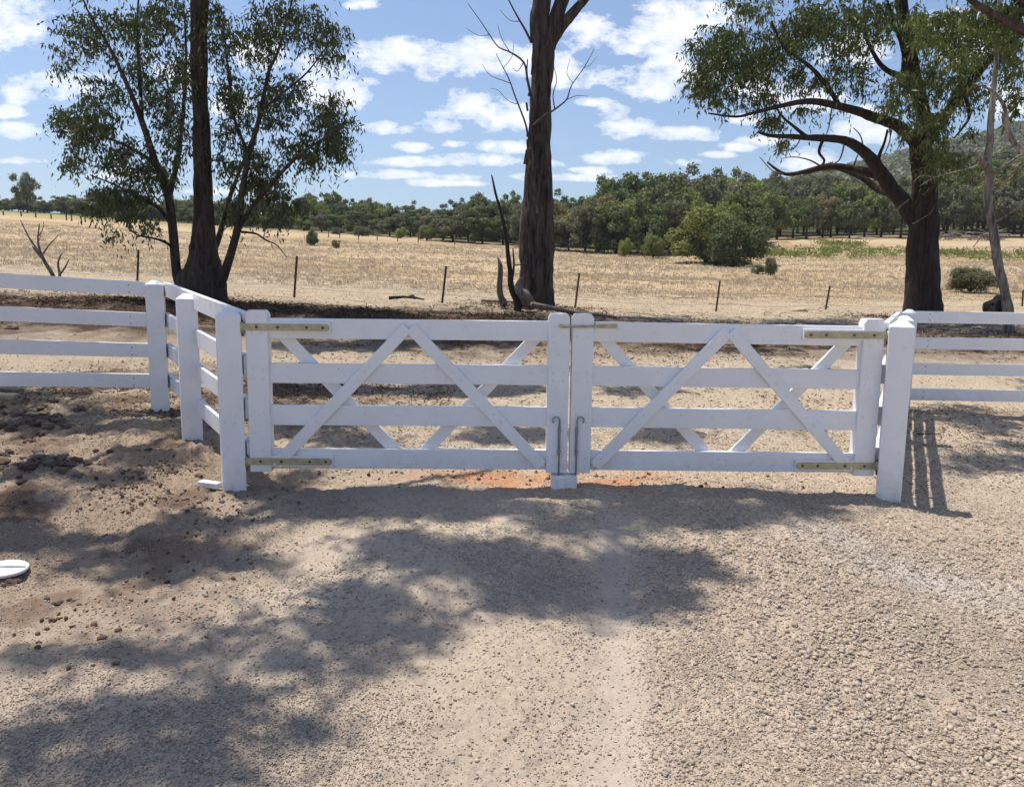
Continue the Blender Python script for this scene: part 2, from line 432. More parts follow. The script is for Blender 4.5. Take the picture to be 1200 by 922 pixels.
# ------------------------------------------------------------------ loose gravel, litter, grasses (stuff)
def ico():
    import bmesh
    bm = bmesh.new(); bmesh.ops.create_icosphere(bm, subdivisions=1, radius=1)
    V = np.array([v.co[:] for v in bm.verts]); Fq = np.array([[v.index for v in f.verts] for f in bm.faces]); bm.free(); return V, Fq
IV, IF = ico()
def rotmats(n):
    q = RNG.normal(size=(n, 4)); q /= np.linalg.norm(q, axis=1)[:, None]; w, x, y, z = q.T
    return np.stack([1 - 2 * (y * y + z * z), 2 * (x * y - z * w), 2 * (x * z + y * w), 2 * (x * y + z * w), 1 - 2 * (x * x + z * z), 2 * (y * z - x * w),
                     2 * (x * z - y * w), 2 * (y * z + x * w), 1 - 2 * (x * x + y * y)], -1).reshape(n, 3, 3)
def stones(name, X, Y, S, m, sink=.3):
    n = len(X); Rm = rotmats(n)
    sc = S[:, None] * RNG.uniform(.55, 1.25, (n, 3)); sc[:, 2] *= .6
    P = IV[None] * (1 + RNG.uniform(-.34, .34, (n, len(IV), 1)))
    P = np.einsum('nij,nkj->nki', Rm, P * sc[:, None, :]); P[:, :, 2] *= .8
    P += np.stack([X, Y, ground(X, Y) + S * sink], -1)[:, None, :]
    Fq = (IF[None] + (np.arange(n) * len(IV))[:, None, None]).reshape(-1, 3)
    return np_obj(name, P.reshape(-1, 3), Fq, m)
PEB = mat_island('gravel_chips', [(.34, .27, .205), (.45, .365, .28), (.55, .46, .365), (.44, .37, .30)])
def scatter_gravel():
    n = 230000
    yy = np.exp(RNG.uniform(math.log(1.7), math.log(12.5), n)); uu = RNG.uniform(-.78, .78, n); xx = uu * yy
    dens = .17 + 1.0 * sstep(-.25, 1.1, xx + .5 * fbm(xx, yy, 1, 3, 5)) * sstep(5.4, 3.2, yy)
    dens += .6 * sstep(.0, .25, fbm(xx, yy, .9, 3, 15)) * sstep(.2, -.8, xx)
    dens *= 1 - .93 * track(xx, yy)
    dens *= .35 + 1.4 * sstep(-.3, .35, fbm(xx, yy, 2.5, 3, 25))
    keep = RNG.uniform(0, 1, n) < dens * .55
    xx, yy = xx[keep], yy[keep]
    S = .0026 + .0080 * RNG.uniform(0, 1, len(xx)) ** 3.4 * (.75 + .6 * sstep(.3, 1.4, xx)) + .0012 * yy * .3
    print('gravel', len(xx))
    tag(stones('gravel', xx, yy, S, PEB, .25), 'loose pale gravel chips strewn over the dusty driveway', 'gravel', kind='stuff')
scatter_gravel()

def scatter_grit():
    global IV, IF
    keepV, keepF = IV, IF
    IV = np.array([[1, 0, 0], [-1, 0, 0], [0, 1, 0], [0, -1, 0], [0, 0, 1], [0, 0, -1.]]); IF = np.array([[0, 2, 4], [2, 1, 4], [1, 3, 4], [3, 0, 4], [2, 0, 5], [1, 2, 5], [3, 1, 5], [0, 3, 5]])
    n = 340000; yy = np.exp(RNG.uniform(math.log(1.75), math.log(7.5), n)); xx = RNG.uniform(-.75, .75, n) * yy
    k = RNG.uniform(0, 1, n) < (.12 + .8 * sstep(-.2, .4, fbm(xx, yy, 1.7, 4, 29)) + .3 * sstep(.3, 1.2, xx)) * (1 - .75 * track(xx, yy)); xx, yy = xx[k], yy[k]
    S = .0014 + .0034 * RNG.uniform(0, 1, len(xx)) ** 2 + .0003 * yy
    print('grit', len(xx))
    tag(stones('grit', xx, yy, S, mat_island('grit_chips', [(.28, .23, .18), (.40, .335, .265), (.52, .44, .35), (.44, .375, .305)]), .35), 'fine angular grit covering the compacted driveway', 'grit', kind='stuff')
    IV, IF = keepV, keepF
scatter_grit()
def scatter_crumbs():
    n = 60000
    X = RNG.uniform(-5.5, -.9, n); Y = RNG.uniform(2.6, 9.5, n)
    f = fbm(X, Y, 1.3, 4, 77); k = RNG.uniform(0, 1, n) < (.03 + .9 * sstep(.0, .25, f)) * sstep(-1.0, -2.2, X + .4 * f) * (.35 + .65 * sstep(3.6, 5, Y)); X, Y = X[k], Y[k]
    X2 = RNG.normal(.3, .8, 260); Y2 = RNG.normal(5.25, .12, 260); X = np.concatenate([X, X2]); Y = np.concatenate([Y, Y2])
    S = .003 + .016 * RNG.uniform(0, 1, len(X)) ** 2.8
    tag(stones('soil_crumbs', X, Y, S, mat_island('soil_crumb', [(.10, .065, .045), (.20, .13, .09), (.30, .215, .16), (.16, .11, .085)]), .3), 'dark crumbly soil lumps strewn on the ground by the left fence', 'soil crumbs', kind='stuff')
scatter_crumbs()

def blades(name, P, D, L, W, m, parent=None, bend=.3):
    """thin pointed blades / leaves as one folded quad each"""
    n = len(P); D = D / np.linalg.norm(D, axis=1)[:, None]
    rv = RNG.normal(size=(n, 3)); S = np.cross(D, rv); S /= np.linalg.norm(S, axis=1)[:, None] + 1e-9
    N = np.cross(D, S)
    L = L[:, None]; W = W[:, None]
    mid = P + D * L * .45 + N * L * .08 * bend
    V = np.stack([P, mid + S * W * .5, P + D * L, mid - S * W * .5], 1)
    V[:, 2, 2] -= (L[:, 0] * bend * .25)
    Fq = np.arange(n * 4).reshape(n, 4)
    return np_obj(name, V.reshape(-1, 3), Fq, m, parent)
LITTER = mat_island('dead_leaves', [(.07, .045, .03), (.14, .09, .06), (.24, .17, .12), (.11, .085, .07)])
STRAW = mat_leaf('dry_straw', [(.38, .30, .20), (.50, .41, .29), (.58, .50, .38), (.44, .355, .24)], .45, .6, .02)
def scatter_litter():
    n = 60000
    X = RNG.uniform(-13, 14, n); Y = 14.4 + .06 * X + RNG.normal(0, 1.05, n)
    k = RNG.uniform(0, 1, n) < (.25 + .75 * sstep(-.2, .3, fbm(X, Y, .8, 3, 33))) * (1 - .55 * sstep(2, 8, X)); X, Y = X[k], Y[k]
    n2 = 9000; a = RNG.uniform(0, 1, n2); X2 = -7 + RNG.uniform(0, 6.4, n2); Y2 = RNG.normal(7.9, .7, n2) + .1 * X2
    X = np.concatenate([X, X2]); Y = np.concatenate([Y, Y2])
    # under the trees and thinly along the gate
    X3 = RNG.uniform(-3.5, 4.5, 6500); Y3 = RNG.uniform(5.6, 12.5, 6500); X = np.concatenate([X, X3]); Y = np.concatenate([Y, Y3])
    for (cx, cy) in ((-6.05, 15.3), (.55, 17.9), (9.6, 18.5), (-6.05, 15.3)):
        rr = np.abs(RNG.normal(0, .75, 2600)) + .35; aa = RNG.uniform(0, 6.283, 2600); X = np.concatenate([X, cx + rr * np.cos(aa) * 1.3]); Y = np.concatenate([Y, cy + rr * np.sin(aa)])
    X4 = RNG.uniform(2.7, 6.5, 3500); Y4 = RNG.uniform(5.2, 8.8, 3500) ; X = np.concatenate([X, X4]); Y = np.concatenate([Y, Y4])
    P = np.stack([X, Y, ground(X, Y) + RNG.uniform(.0, .03, len(X)) * np.clip(Y / 10, 0, 1.5)], -1)
    D = RNG.normal(size=(len(X), 3)); D[:, 2] = np.abs(D[:, 2]) * .28
    o = blades('leaf_litter', P, D, RNG.uniform(.03, .13, len(X)) * np.clip(Y / 14, .3, 1), RNG.uniform(.008, .022, len(X)) * np.clip(Y / 14, .35, 1), LITTER)
    tag(o, 'dark dead leaves and bark shreds lying along the paddock edge', 'leaf litter', kind='stuff')
scatter_litter()
def scatter_straw():
    n = 90000
    Y = 17.5 + 57 * RNG.uniform(0, 1, n) ** 1.7; u = RNG.uniform(-.72, .72, n); X = u * Y
    dens = .25 + sstep(-.1, .3, fbm(X * .4, Y, .3, 3, 13)) * sstep(20, 27, Y) + .35 * sstep(0, .3, fbm(X, Y, 1.5, 2, 14))
    k = RNG.uniform(0, 1, n) < dens; X, Y = X[k], Y[k]
    Xs = np.repeat(X, 3) + RNG.normal(0, .05, len(X) * 3) * np.repeat(Y, 3) / 25; Ys = np.repeat(Y, 3) + RNG.normal(0, .05, len(X) * 3)
    P = np.stack([Xs, Ys, ground(Xs, Ys) - .01], -1); D = RNG.normal(size=(len(Xs), 3)) * .75; D[:, 2] = .9
    tall = sstep(22, 36, Ys)
    o = blades('dry_grass', P, D, (.035 + .16 * tall) * RNG.uniform(.4, 1.1, len(Xs)), .009 + .0008 * Ys * RNG.uniform(.5, 1.2, len(Xs)), STRAW)
    tag(o, 'straw coloured dry grass and stubble covering the paddock', 'dry grass', kind='stuff')
scatter_straw()
def scatter_tufts():
    n = 1500
    Y = 25 + 46 * RNG.uniform(0, 1, n) ** 1.3; u = RNG.uniform(-.72, .72, n); X = u * Y
    k = fbm(X * .4, Y, .22, 3, 19) > .02; X, Y = X[k], Y[k]; m_ = 22
    Xs = np.repeat(X, m_) + RNG.normal(0, .10, len(X) * m_); Ys = np.repeat(Y, m_) + RNG.normal(0, .10, len(X) * m_)
    D = RNG.normal(size=(len(Xs), 3)) * .38; D[:, 2] = 1
    hgt = np.repeat(RNG.uniform(.10, .26, len(X)), m_)
    P = np.stack([Xs, Ys, ground(Xs, Ys) - .01], -1)
    tag(blades('grass_tufts', P, D, hgt * RNG.uniform(.5, 1.1, len(Xs)), .010 + .0006 * Ys, STRAW), 'taller tufts of dry straw grass standing in the paddock', 'grass tufts', kind='stuff')
scatter_tufts()
def scatter_weeds():
    Ps = []
    for (px0, px1, Y0, Y1, n) in ((890, 1062, 61, 69, 75), (1128, 1205, 58, 66, 24), (1100, 1130, 62, 66, 14), (960, 1010, 72, 76, 25)):
        px = RNG.uniform(px0, px1, n); YY = RNG.uniform(Y0, Y1, n) + RNG.normal(0, 1, n)
        for a, b in zip(px, YY):
            q = place(a, b); m_ = 36
            Ps.append(q + RNG.normal(size=(m_, 3)) * (.35, .35, .10) + (0, 0, .22))
    P = np.vstack(Ps); D = RNG.normal(size=P.shape); D[:, 2] = np.abs(D[:, 2]) + .4
    tag(blades('weeds', P, D, RNG.uniform(.15, .38, len(P)), RNG.uniform(.06, .13, len(P)), FL[2]), 'low bright green weeds growing in a band across the dry paddock', 'weeds', kind='stuff')
scatter_weeds()

# ------------------------------------------------------------------ white fences and gate
POST_H = 1.14
def post_mesh(x, y, z0, z1, w, yaw, cap='pyramid', dig=.25):
    mb = MB(); R = Matrix.Rotation(yaw, 3, 'Z'); h = w / 2; c = .022 if cap == 'pyramid' else .012
    rings = [(h, z0 - dig), (h, z1 - .035), (h - .006, z1 - .03), (h * .30, z1 + .006)]
    vs = []
    for (k, z) in rings:
        for (a, b) in ((-1, -1), (1, -1), (1, 1), (-1, 1)):
            p = R @ Vector((a * k, b * k, 0)); vs.append((x + p.x, y + p.y, z))
    fs = [(3, 2, 1, 0), (12, 13, 14, 15)]
    for r in range(3):
        for k in range(4): fs.append((r * 4 + k, r * 4 + (k + 1) % 4, (r + 1) * 4 + (k + 1) % 4, (r + 1) * 4 + k))
    mb.add(vs, fs); return mb
RAIL_OFF = [.012, .288, .563, .838]; RAIL_W = .125; RAIL_T = .04
def screw_heads(mb, p, n, r=.009):
    n = Vector(n).normalized(); mb.tube([Vector(p), Vector(p) + n * .004], [r, r * .8], 8)
def fence_run(root, A, B, side, ztopA, ztopB, off, name='rail', extA=0.0, extB=0.0):
    """four rails from post A to post B, on the given side"""
    A = Vector(A).to_2d(); B = Vector(B).to_2d(); d = (B - A).normalized(); nrm = Vector((-d.y, d.x)) * side
    sl = (ztopB - ztopA) / (B - A).length
    for o in RAIL_OFF:
        a = A - d * extA + nrm * off; b = B + d * extB + nrm * off
        za = ztopA - sl * extA - o - RAIL_W / 2; zb = ztopB + sl * extB - o - RAIL_W / 2
        mb = MB(); mb.bar((a.x, a.y, za), (b.x, b.y, zb), RAIL_W, RAIL_T, (nrm.x, nrm.y, 0))
        mb.build(name, WHITE, root, bevel=.004)
        for e_ in (.04, -.04):
            q_ = (Vector((a.x, a.y, za)) if e_ > 0 else Vector((b.x, b.y, zb))); dv = Vector((d.x, d.y, 0)) * (e_ + (.10 if e_ > 0 else -.10)); fc = -side if abs(off) < .01 else -1
            for dz in (-.032, .03):
                sm = MB(); c_ = q_ + dv + Vector((0, 0, dz)); nn_ = Vector((nrm.x, nrm.y, 0)); nn_ = nn_ if nn_.y < 0 else -nn_
                sm.tube([c_ + nn_ * (RAIL_T / 2 - .001), c_ + nn_ * (RAIL_T / 2 + .0025)], [.006, .005], 8); sm.build('nail_head', DARKBOLT, root)
root = empty('post_and_rail_fence', (0, 0, 0), 'white four rail timber fence on the left, bending back from the gate', 'fence')
PL = at(266.5, 362, 4.94); PM = at(218, 345, 6.17); PC = at(181, 329, 7.11); PE = at(-95, 312.5, 6.42)
W_ = .155
for (p, w) in ((PL, .142), (PM, .15), (PC, .15), (PE, .15)):
    g = min(p[2] - 1.0, gz(p[0], p[1]))
    o = post_mesh(p[0], p[1], g, p[2], w, .42 if p is PL else .44 if p is PM else .34).build('post', WHITEV, root, bevel=.005)
fence_run(root, PC, PL, 1, PC[2], PL[2], .094, extA=.02, extB=.06)
fence_run(root, PE, PC, 1, PE[2], PC[2], .0, extA=0, extB=-.07)
P2 = 2 * PE - PC + (PE - PC) * .2
post_mesh(P2[0], P2[1], P2[2] - 1.14, P2[2], .15, .1).build('post', WHITEV, root, bevel=.005)
fence_run(root, P2, PE, 1, P2[2], PE[2], .0, extA=0, extB=-.07)

rootr = empty('post_and_rail_fence', (0, 0, 0), 'white four rail timber fence on the right, running past the post shadow', 'fence')
PR = at(1057, 376, 5.03); PRM = at(1060, 370.5, 6.7); PRC = at(1066, 363, 8.4); PRE = at(1400, 368, 8.35); PRF = at(1720, 372, 8.3)
for (p, w, yw) in ((PR, .147, -.40), (PRM, .15, -.42), (PRC, .15, -.40), (PRE, .15, .02), (PRF, .15, .02)):
    g = min(p[2] - 1.0, gz(p[0], p[1]))
    post_mesh(p[0], p[1], g, p[2], w, yw).build('post', WHITEV, rootr, bevel=.005)
fence_run(rootr, PR, PRC, 1, PR[2], PRC[2], .090, extA=-.03, extB=.02)
fence_run(rootr, PRC, PRE, -1, PRC[2], PRE[2], .0, extA=-.07, extB=-.07)
fence_run(rootr, PRE, PRF, -1, PRE[2], PRF[2], .0, extA=-.07, extB=-.07)

# gate plane
GA = at(292, 460, 4.96); GB = at(1030, 470, 5.10)
gd = Vector((GB[0] - GA[0], GB[1] - GA[1], 0)).normalized(); gn = Vector((gd.y, -gd.x, 0))   # gn faces the camera
def gpt(px, py, off=0.0):
    """point on the gate plane seen at (px,py); off towards the camera"""
    d = Vector(fwd + (px - 600) / F * RT + (461 - py) / F * UP); o = Vector(CAM); a = Vector((GA[0], GA[1], 0)) + gn * off
    t = (a - o).dot(gn) / d.dot(gn); return o + d * t
def gz_at(py, px=560): return gpt(px, py).z
RZ = [(gz_at(375.2), gz_at(398.6)), (gz_at(427.4), gz_at(450.2)), (gz_at(476), gz_at(498.8)), (gz_at(526.4), gz_at(549))]
def along(px): p = gpt(px, 460); return (p - Vector((GA[0], GA[1], p.z))).dot(gd)
def G(s, z, off=0.0):
    p = Vector((GA[0], GA[1], 0)) + gd * s + gn * off; return Vector((p.x, p.y, z))
def build_gate(label, s0, s1, hinge_left, sag):
    root = empty('farm_gate', G((s0 + s1) / 2, 0), label, 'gate'); L0 = root.location.copy()
    def done(mb, name, mat, par=root, **kw):
        off = root.location
        mb.v = [(p[0] - off.x, p[1] - off.y, p[2] - off.z) for p in mb.v]
        return mb.build(name, mat, par, **kw)
    top = gz_at(366); bot = gz_at(552)
    SW = .135; ST = .09
    def Z(z, s): return z - sag * (s - s0)
    for (a, b, hinge) in ((s0, s0 + SW, hinge_left), (s1 - SW, s1, not hinge_left)):
        mb = MB(); c = .028; zt = Z(top, a); zb = Z(bot, a)
        poly = [(a, zb), (b, zb), (b, zt - c), (b - c * .6, zt), (a + c * .6, zt), (a, zt - c)]
        th = ST / 2; vs = [G(s, z, th) for s, z in poly] + [G(s, z, -th) for s, z in poly]; n = len(poly)
        fs = [tuple(range(n)), tuple(range(2 * n - 1, n - 1, -1))] + [(i + n, (i + 1) % n + n, (i + 1) % n, i) for i in range(n)]
        mb.add(vs, fs); done(mb, 'stile', WHITEV, bevel=.005)
    for (zt, zb) in RZ:
        mb = MB(); za = (zt + zb) / 2; a, b = s0 + SW - .01, s1 - SW + .01
        mb.bar(G(a, Z(za, a)), G(b, Z(za, b)), abs(zt - zb), .042, gn); done(mb, 'rail', WHITE, bevel=.004)
    mid = (s0 + s1) / 2; a, b = s0 + SW, s1 - SW
    zlo = RZ[3][1] + .02; zhi = RZ[0][0] - .03
    bz = []
    for (e, k) in ((a, 1), (b, -1)):      # braces rising to the apex, in front
        mb = MB(); mb.bar(G(e + .03 * k, Z(zlo + .01, e), .036), G(mid - .012 * k, Z(zhi - .02, mid), .036 + .0008 * k), .075, .027, gn); done(mb, 'front_brace', WHITE, bevel=.003)
    for (e, k) in ((a, 1), (b, -1)):      # braces falling to the middle, behind
        mb = MB(); mb.bar(G(e + .03 * k, Z(zhi - .03, e), -.036), G(mid - .03 * k, Z(zlo + .02, mid), -.036 - .0008 * k), .075, .027, gn); done(mb, 'rear_brace', WHITE, bevel=.003)
    # coach bolt heads
    bm0 = MB(); zero = Vector((0, 0, 0)); bm0.tube([zero, gn * .0025, gn * .005], [.0085, .008, .004], 8); bme = []
    def bolt(s, z, off):
        if not bme: o = bm0.build('bolt_head', WHITE, root); bme.append(o)
        else: o = bme[0].copy(); C.objects.link(o)
        o.location = G(s, Z(z, s), off) - root.location
    for (zt, zb) in RZ:
        for e in (s0 + .035, s0 + .1, s1 - .035, s1 - .1):
            bolt(e, zt - .035, .045); bolt(e, zb + .035, .045)
        zc = (zt + zb) / 2; f_ = (zc - zlo) / (zhi - zlo)
        for k, e in ((1, a), (-1, b)):
            sx = e + (mid - e) * f_
            if abs(zc - RZ[0][0]) > .1: bolt(sx - .02 * k, zc - .03, .0495); bolt(sx + .025 * k, zc + .025, .0495)
    for dx in (-.025, .025):
        bolt(mid + dx, RZ[3][0] - .045, .0212); bolt(mid + dx, RZ[3][0] - .09, .0212); bolt(mid + dx, zhi - .045, .05)
    # strap hinges
    k = 1 if hinge_left else -1; e = s0 if hinge_left else s1
    for (zc, dz) in (((RZ[0][0] + RZ[0][1]) / 2 + .008, 0), ((RZ[3][0] + RZ[3][1]) / 2 - .012, 1)):
        zc = Z(zc, e); ln = .50
        pk = MB(); pk.bar(G(e + k * SW, zc), G(e + k * (ln + .025), zc), .07, .046 + 2 * .022, gn); done(pk, 'packer', WHITE, bevel=.003)
        mb = MB(); mb.bar(G(e - k * .022, zc, .0485), G(e + k * ln, zc, .0485), .044, .006, gn)
        mb.tube([G(e + k * ln, zc, .0456), G(e + k * ln, zc, .0514)], .022, 16)
        st = done(mb, 'strap_hinge', ZINC)
        for q in (.07, .20, .38, .48): bb = MB(); bb.tube([G(e + k * q, zc, .051), G(e + k * q, zc, .057)], [.0105, .008], 6); done(bb, 'hinge_bolt', DARKBOLT, st)
        kn = MB(); kn.tube([G(e - k * .022, zc - .036, .042), G(e - k * .022, zc + .03, .042)], .017, 14); done(kn, 'knuckle', ZINC, st, smooth=True)
        gp = MB(); gp.tube([G(e - k * .022, zc - .058, .042), G(e - k * .022, zc + .042, .042)], .010, 12)
        gp.tube([G(e - k * .022, zc - .046, .042), G(e - k * .09, zc - .046, .03)], .011, 12)
        gp.tube([G(e - k * .034, zc - .046, .040), G(e - k * .052, zc - .046, .037)], .022, 6)
        done(gp, 'hinge_pin', DARKBOLT, st)
    # drop bolt with a crooked handle on the meeting stile
    e = s1 - .055 if hinge_left else s0 + .040; kk = -1 if hinge_left else 1
    zt = gz_at(487, 660); zb = gz_at(556, 660)
    pts = [G(e, zb - .02, .062), G(e, zt - .02, .062)]
    for i in range(9):
        an = math.pi * (i / 8) * 1.25; r_ = .022
        pts.append(G(e + kk * (r_ - r_ * math.cos(an)), zt - .02 + r_ * math.sin(an), .062))
    mb = MB(); mb.tube(pts, .0058, 10); db = done(mb, 'drop_bolt', STEEL, smooth=True)
    mb = MB(); mb.bar(G(e, gz_at(498, 660), .0478), G(e, gz_at(532, 660), .0478), .018, .005, gn)
    for q in (503, 527): mb.bar(G(e - .012, gz_at(q, 660), .058), G(e + .012, gz_at(q, 660), .058), .008, .022, gn)
    done(mb, 'bolt_plate', STEEL, db)
    if not hinge_left:
        zl = gz_at(382.5, 680)
        mb = MB(); mb.tube([G(s0 - .07, zl, .058), G(s0 + .20, zl + .006, .058)], .0075, 10); lt = done(mb, 'slide_latch', ZINC, smooth=True)
        mb = MB(); mb.bar(G(s0 + .145, zl + .012, .036), G(s0 + .29, zl + .014, .036), .045, .032, gn); done(mb, 'latch_block', WHITE, lt, bevel=.002)
        mb = MB(); mb.bar(G(s0 + .16, zl + .006, .0565), G(s0 + .28, zl + .008, .0565), .026, .009, gn)
        mb.tube([G(s0 - .075, zl + .004, .046), G(s0 - .075, zl + .004, .070)], .012, 12); done(mb, 'latch_plate', ZINC, lt)
    return root
S_L0, S_L1 = along(292.5), along(665.5); S_R0, S_R1 = along(668.5), along(1027.5)
build_gate('white timber farm gate leaf hinged on the left gate post, closed', S_L0, S_L1, True, 0.0)
build_gate('white timber farm gate leaf hinged on the right gate post, carrying the brass slide latch', S_R0, S_R1, False, 0.006)
# ground stop block
p = gpt(660.5, 556, .02); q = gpt(660.5, 569, .02)
mb = MB(); gzz = gz(p.x, p.y); hh = gz_at(554.5, 660) - q.z
mb.box((0, 0, hh / 2 - .04), (.165, .12, hh + .08)); o = mb.build('gate_stop', WHITEV, bevel=.006); o.location = (p.x, p.y, q.z); o.rotation_euler.z = .02
tag(o, 'small white painted block on the ground beneath the two meeting gate leaves', 'gate stop')

# ------------------------------------------------------------------ small things on the ground
def lump(name, r, m, seed, sq=.7, sub=3, amp=.28):
    import bmesh
    bm = bmesh.new(); bmesh.ops.create_icosphere(bm, subdivisions=sub, radius=1)
    for v in bm.verts:
        n = mnoise.noise(v.co * 1.3 + Vector((seed, 0, 0))) * amp * 1.5 + mnoise.noise(v.co * 4 + Vector((seed, 3, 0))) * amp * .6
        v.co = v.co * (1 + n) * r; v.co.z *= sq
    me = bpy.data.meshes.new(name); bm.to_mesh(me); bm.free(); me.materials.append(m)
    return me
SOIL = simple('brown_clod_soil', (.20, .13, .095), .95, 0, .25, 20, .9, .01)
SOIL2 = simple('grey_brown_clod_soil', (.30, .235, .185), .95, 0, .25, 20, .9, .01)
clods = [lump('soil_clod', 1, SOIL if k % 3 else SOIL2, k * 5.3) for k in range(5)]
def clod(px, py, r, label, group, mesh):
    p = hit(px, py); o = bpy.data.objects.new('soil_clod', mesh); C.objects.link(o)
    o.location = (p[0], p[1], gz(p[0], p[1]) + r * .25); o.scale = (r * random.uniform(.8, 1.3), r, r * random.uniform(.7, 1)); o.rotation_euler = (0, 0, random.uniform(0, 6))
    tag(o, label, 'clod', group)
for k in range(70):
    clod(random.gauss(38, 20), random.gauss(490, 8), random.uniform(.02, .055), 'brown clod in the upper loose heap near the left fence', 'clods of the upper heap', clods[k % 5])
for k in range(70):
    clod(random.gauss(46, 30), random.gauss(548, 9), random.uniform(.015, .05), 'dark clod in the lower loose heap on the left ground', 'clods of the lower heap', clods[k % 5])
for k in range(26):
    clod(random.gauss(215, 38), random.gauss(548, 22), random.uniform(.01, .024), 'small clod scattered beside the left gate post', 'small clods by the left gate post', clods[k % 5])
for k in range(7):
    clod(55 + k * 6 + random.uniform(-3, 3), 697 + random.uniform(-3, 3), random.uniform(.008, .014), 'tiny clod in the row below the white lid', 'tiny clods below the lid', clods[k % 5])
def rock(px, py, r, label, m=SOIL2):
    p = hit(px, py); o = bpy.data.objects.new('rock', lump('rock', 1, m, px * .1, .6, 3, .35)); C.objects.link(o)
    o.location = (p[0], p[1], gz(p[0], p[1]) + r * .2); o.scale = (r * 1.3, r, r * .9); tag(o, label, 'rock')
rock(70, 494, .05, 'pale angular clod at the right end of the upper soil heap')
rock(13, 385, .07, 'brown rock on the ground seen between the left fence rails', SOIL)
LIDM = simple('white_plastic', (.78, .79, .80), .35, 0, .04, 8, .05, .001)
p = hit(6, 667); rt = empty('paint_lid', (p[0], p[1], gz(p[0], p[1]) + .022), 'white round plastic lid lying on the dirt at the left edge', 'lid')
mb = MB(); mb.tube([(0, 0, -.012), (0, 0, -.004), (0, 0, .004), (0, 0, .008)], [.094, .100, .100, .094], 40); disc = mb.build('disc', LIDM, rt, bevel=.002)
mb = MB(); mb.bar((-.09, .02, .0095), (.088, -.012, .0095), .012, .006, (0, 0, 1)); mb.build('rib', simple('grey_seam', (.45, .46, .48), .5), rt)
rt.rotation_euler = (math.radians(3), math.radians(2), .3)
rock(12, 676, .03, 'small stone propping the white lid', SOIL)
def offcut(name, px, py, size, yaw, m, label, cat, dz=.5):
    p = hit(px, py); mb = MB(); mb.box((0, 0, 0), size); o = mb.build(name, m, bevel=.003)
    o.location = (p[0], p[1], gz(p[0], p[1]) + size[2] * dz); o.rotation_euler = (.04, .05, yaw); tag(o, label, cat)
PINE = simple('raw_pine', (.46, .40, .28), .8, 0, .12, 14, .3, .002)
offcut('timber_offcut', 246, 573, (.14, .055, .035), -.25, WHITE, 'white painted timber offcut lying beside the left gate post', 'offcut')
offcut('timber_plank', -8, 470, (.42, .12, .045), .10, PINE, 'unpainted timber plank on the soil under the left fence', 'plank')
offcut('timber_plank', 4, 462, (.38, .10, .03), -.2, simple('weathered_board', (.25, .2, .15), .9), 'weathered brown board behind the unpainted plank by the left fence', 'plank', .9)

# sticks
def stick(name, pts, r0_, r1_, m, label, cat, group=None, sides=7):
    mb = MB(); n = len(pts); P = [Vector(p) for p in pts]
    mb.tube(P, [r0_ + (r1_ - r0_) * i / (n - 1) for i in range(n)], sides, ridge=.2)
    o = mb.build(name, m, None, smooth=True, loc=tuple(P[0])); tag(o, label, cat, group)
def ground_stick(px, py, dx, dy, r, label, group=None, m=None, name='fallen_stick', lift=.02):
    p = hit(px, py); pts = []; n = 7
    for i in range(n):
        f_ = i / (n - 1); x = p[0] + dx * f_ + .05 * math.sin(f_ * 5 + px); y = p[1] + dy * f_ + .04 * math.cos(f_ * 4 + px)
        pts.append((x, y, gz(x, y) + r + lift * math.sin(f_ * 3.1)))
    stick(name, pts, r, r * .4, m or DEAD, label, 'stick', group)
ground_stick(455, 352, .75, .25, .045, 'thick dark broken branch on the litter left of the middle tree', m=BARK_C, lift=.05)
ground_stick(478, 350, .3, -.25, .035, 'short forked dark branch end lying beside the thick broken branch', m=BARK_C, lift=.04)
ground_stick(565, 356, 1.5, .2, .035, 'fallen grey limb lying in front of the middle tree base')
ground_stick(790, 350, .9, -.1, .012, 'thin grey stick on pale stubble between two pickets')
ground_stick(830, 356, 1.2, -.2, .01, 'thin curved stick just behind the right gate leaf')
ground_stick(1080, 517, .17, -.05, .006, 'small dark twig on the sand beyond the right post shadow', m=BARK_C)
ground_stick(1187, 443, .5, .0, .016, 'dark stick under the right fence at the picture edge', m=BARK_C)
for k in range(26):
    px = random.uniform(250, 640) if k < 18 else random.uniform(700, 1010)
    ground_stick(px, random.uniform(361, 373), random.uniform(-.8, .8), random.uniform(-.4, .4), random.uniform(.007, .018), 'loose stick among the dark litter behind the gate', 'sticks in the litter strip', lift=random.uniform(.0, .04))

# ------------------------------------------------------------------ wire fence with pickets
wf = empty('wire_fence', (0, 18, gz(0, 18)), 'low rusty picket and wire fence running across the paddock edge', 'fence'); off = wf.location
stakes = [((-30, 288), (-28, 326), 17.0), ((162, 293), (160.5, 334), 17.2), ((348, 300), (345, 345), 17.6), ((523, 312), (518, 356), 18.3), ((679, 320), (674, 361), 19.4),
          ((844, 329), (838.5, 370), 19.8), ((972.5, 335), (965.5, 373), 21), ((1101, 338), (1098, 376), 21.8), ((1199, 340), (1196, 378), 22.5), ((1330, 345), (1325, 382), 23)]
tops = []
for (t_, b_, Y) in stakes:
    a = at(*t_, Y); b = Vector(at(*b_, Y)); zg = gz(b[0], b[1]); a = Vector(a); d = (a - b); b2 = b + d * ((zg - .1 - b.z) / d.z) if d.z else b
    mb = MB(); d = (a - b2).normalized()
    for ang in (0, 2.09, 4.19):
        n = Vector((math.cos(ang + Y), math.sin(ang + Y), 0)); mb.bar(b2 + n * .013 - off, a + n * .013 - off, .007, .028, n)
    mb.build('picket', RUST, wf); tops.append((a, b2))
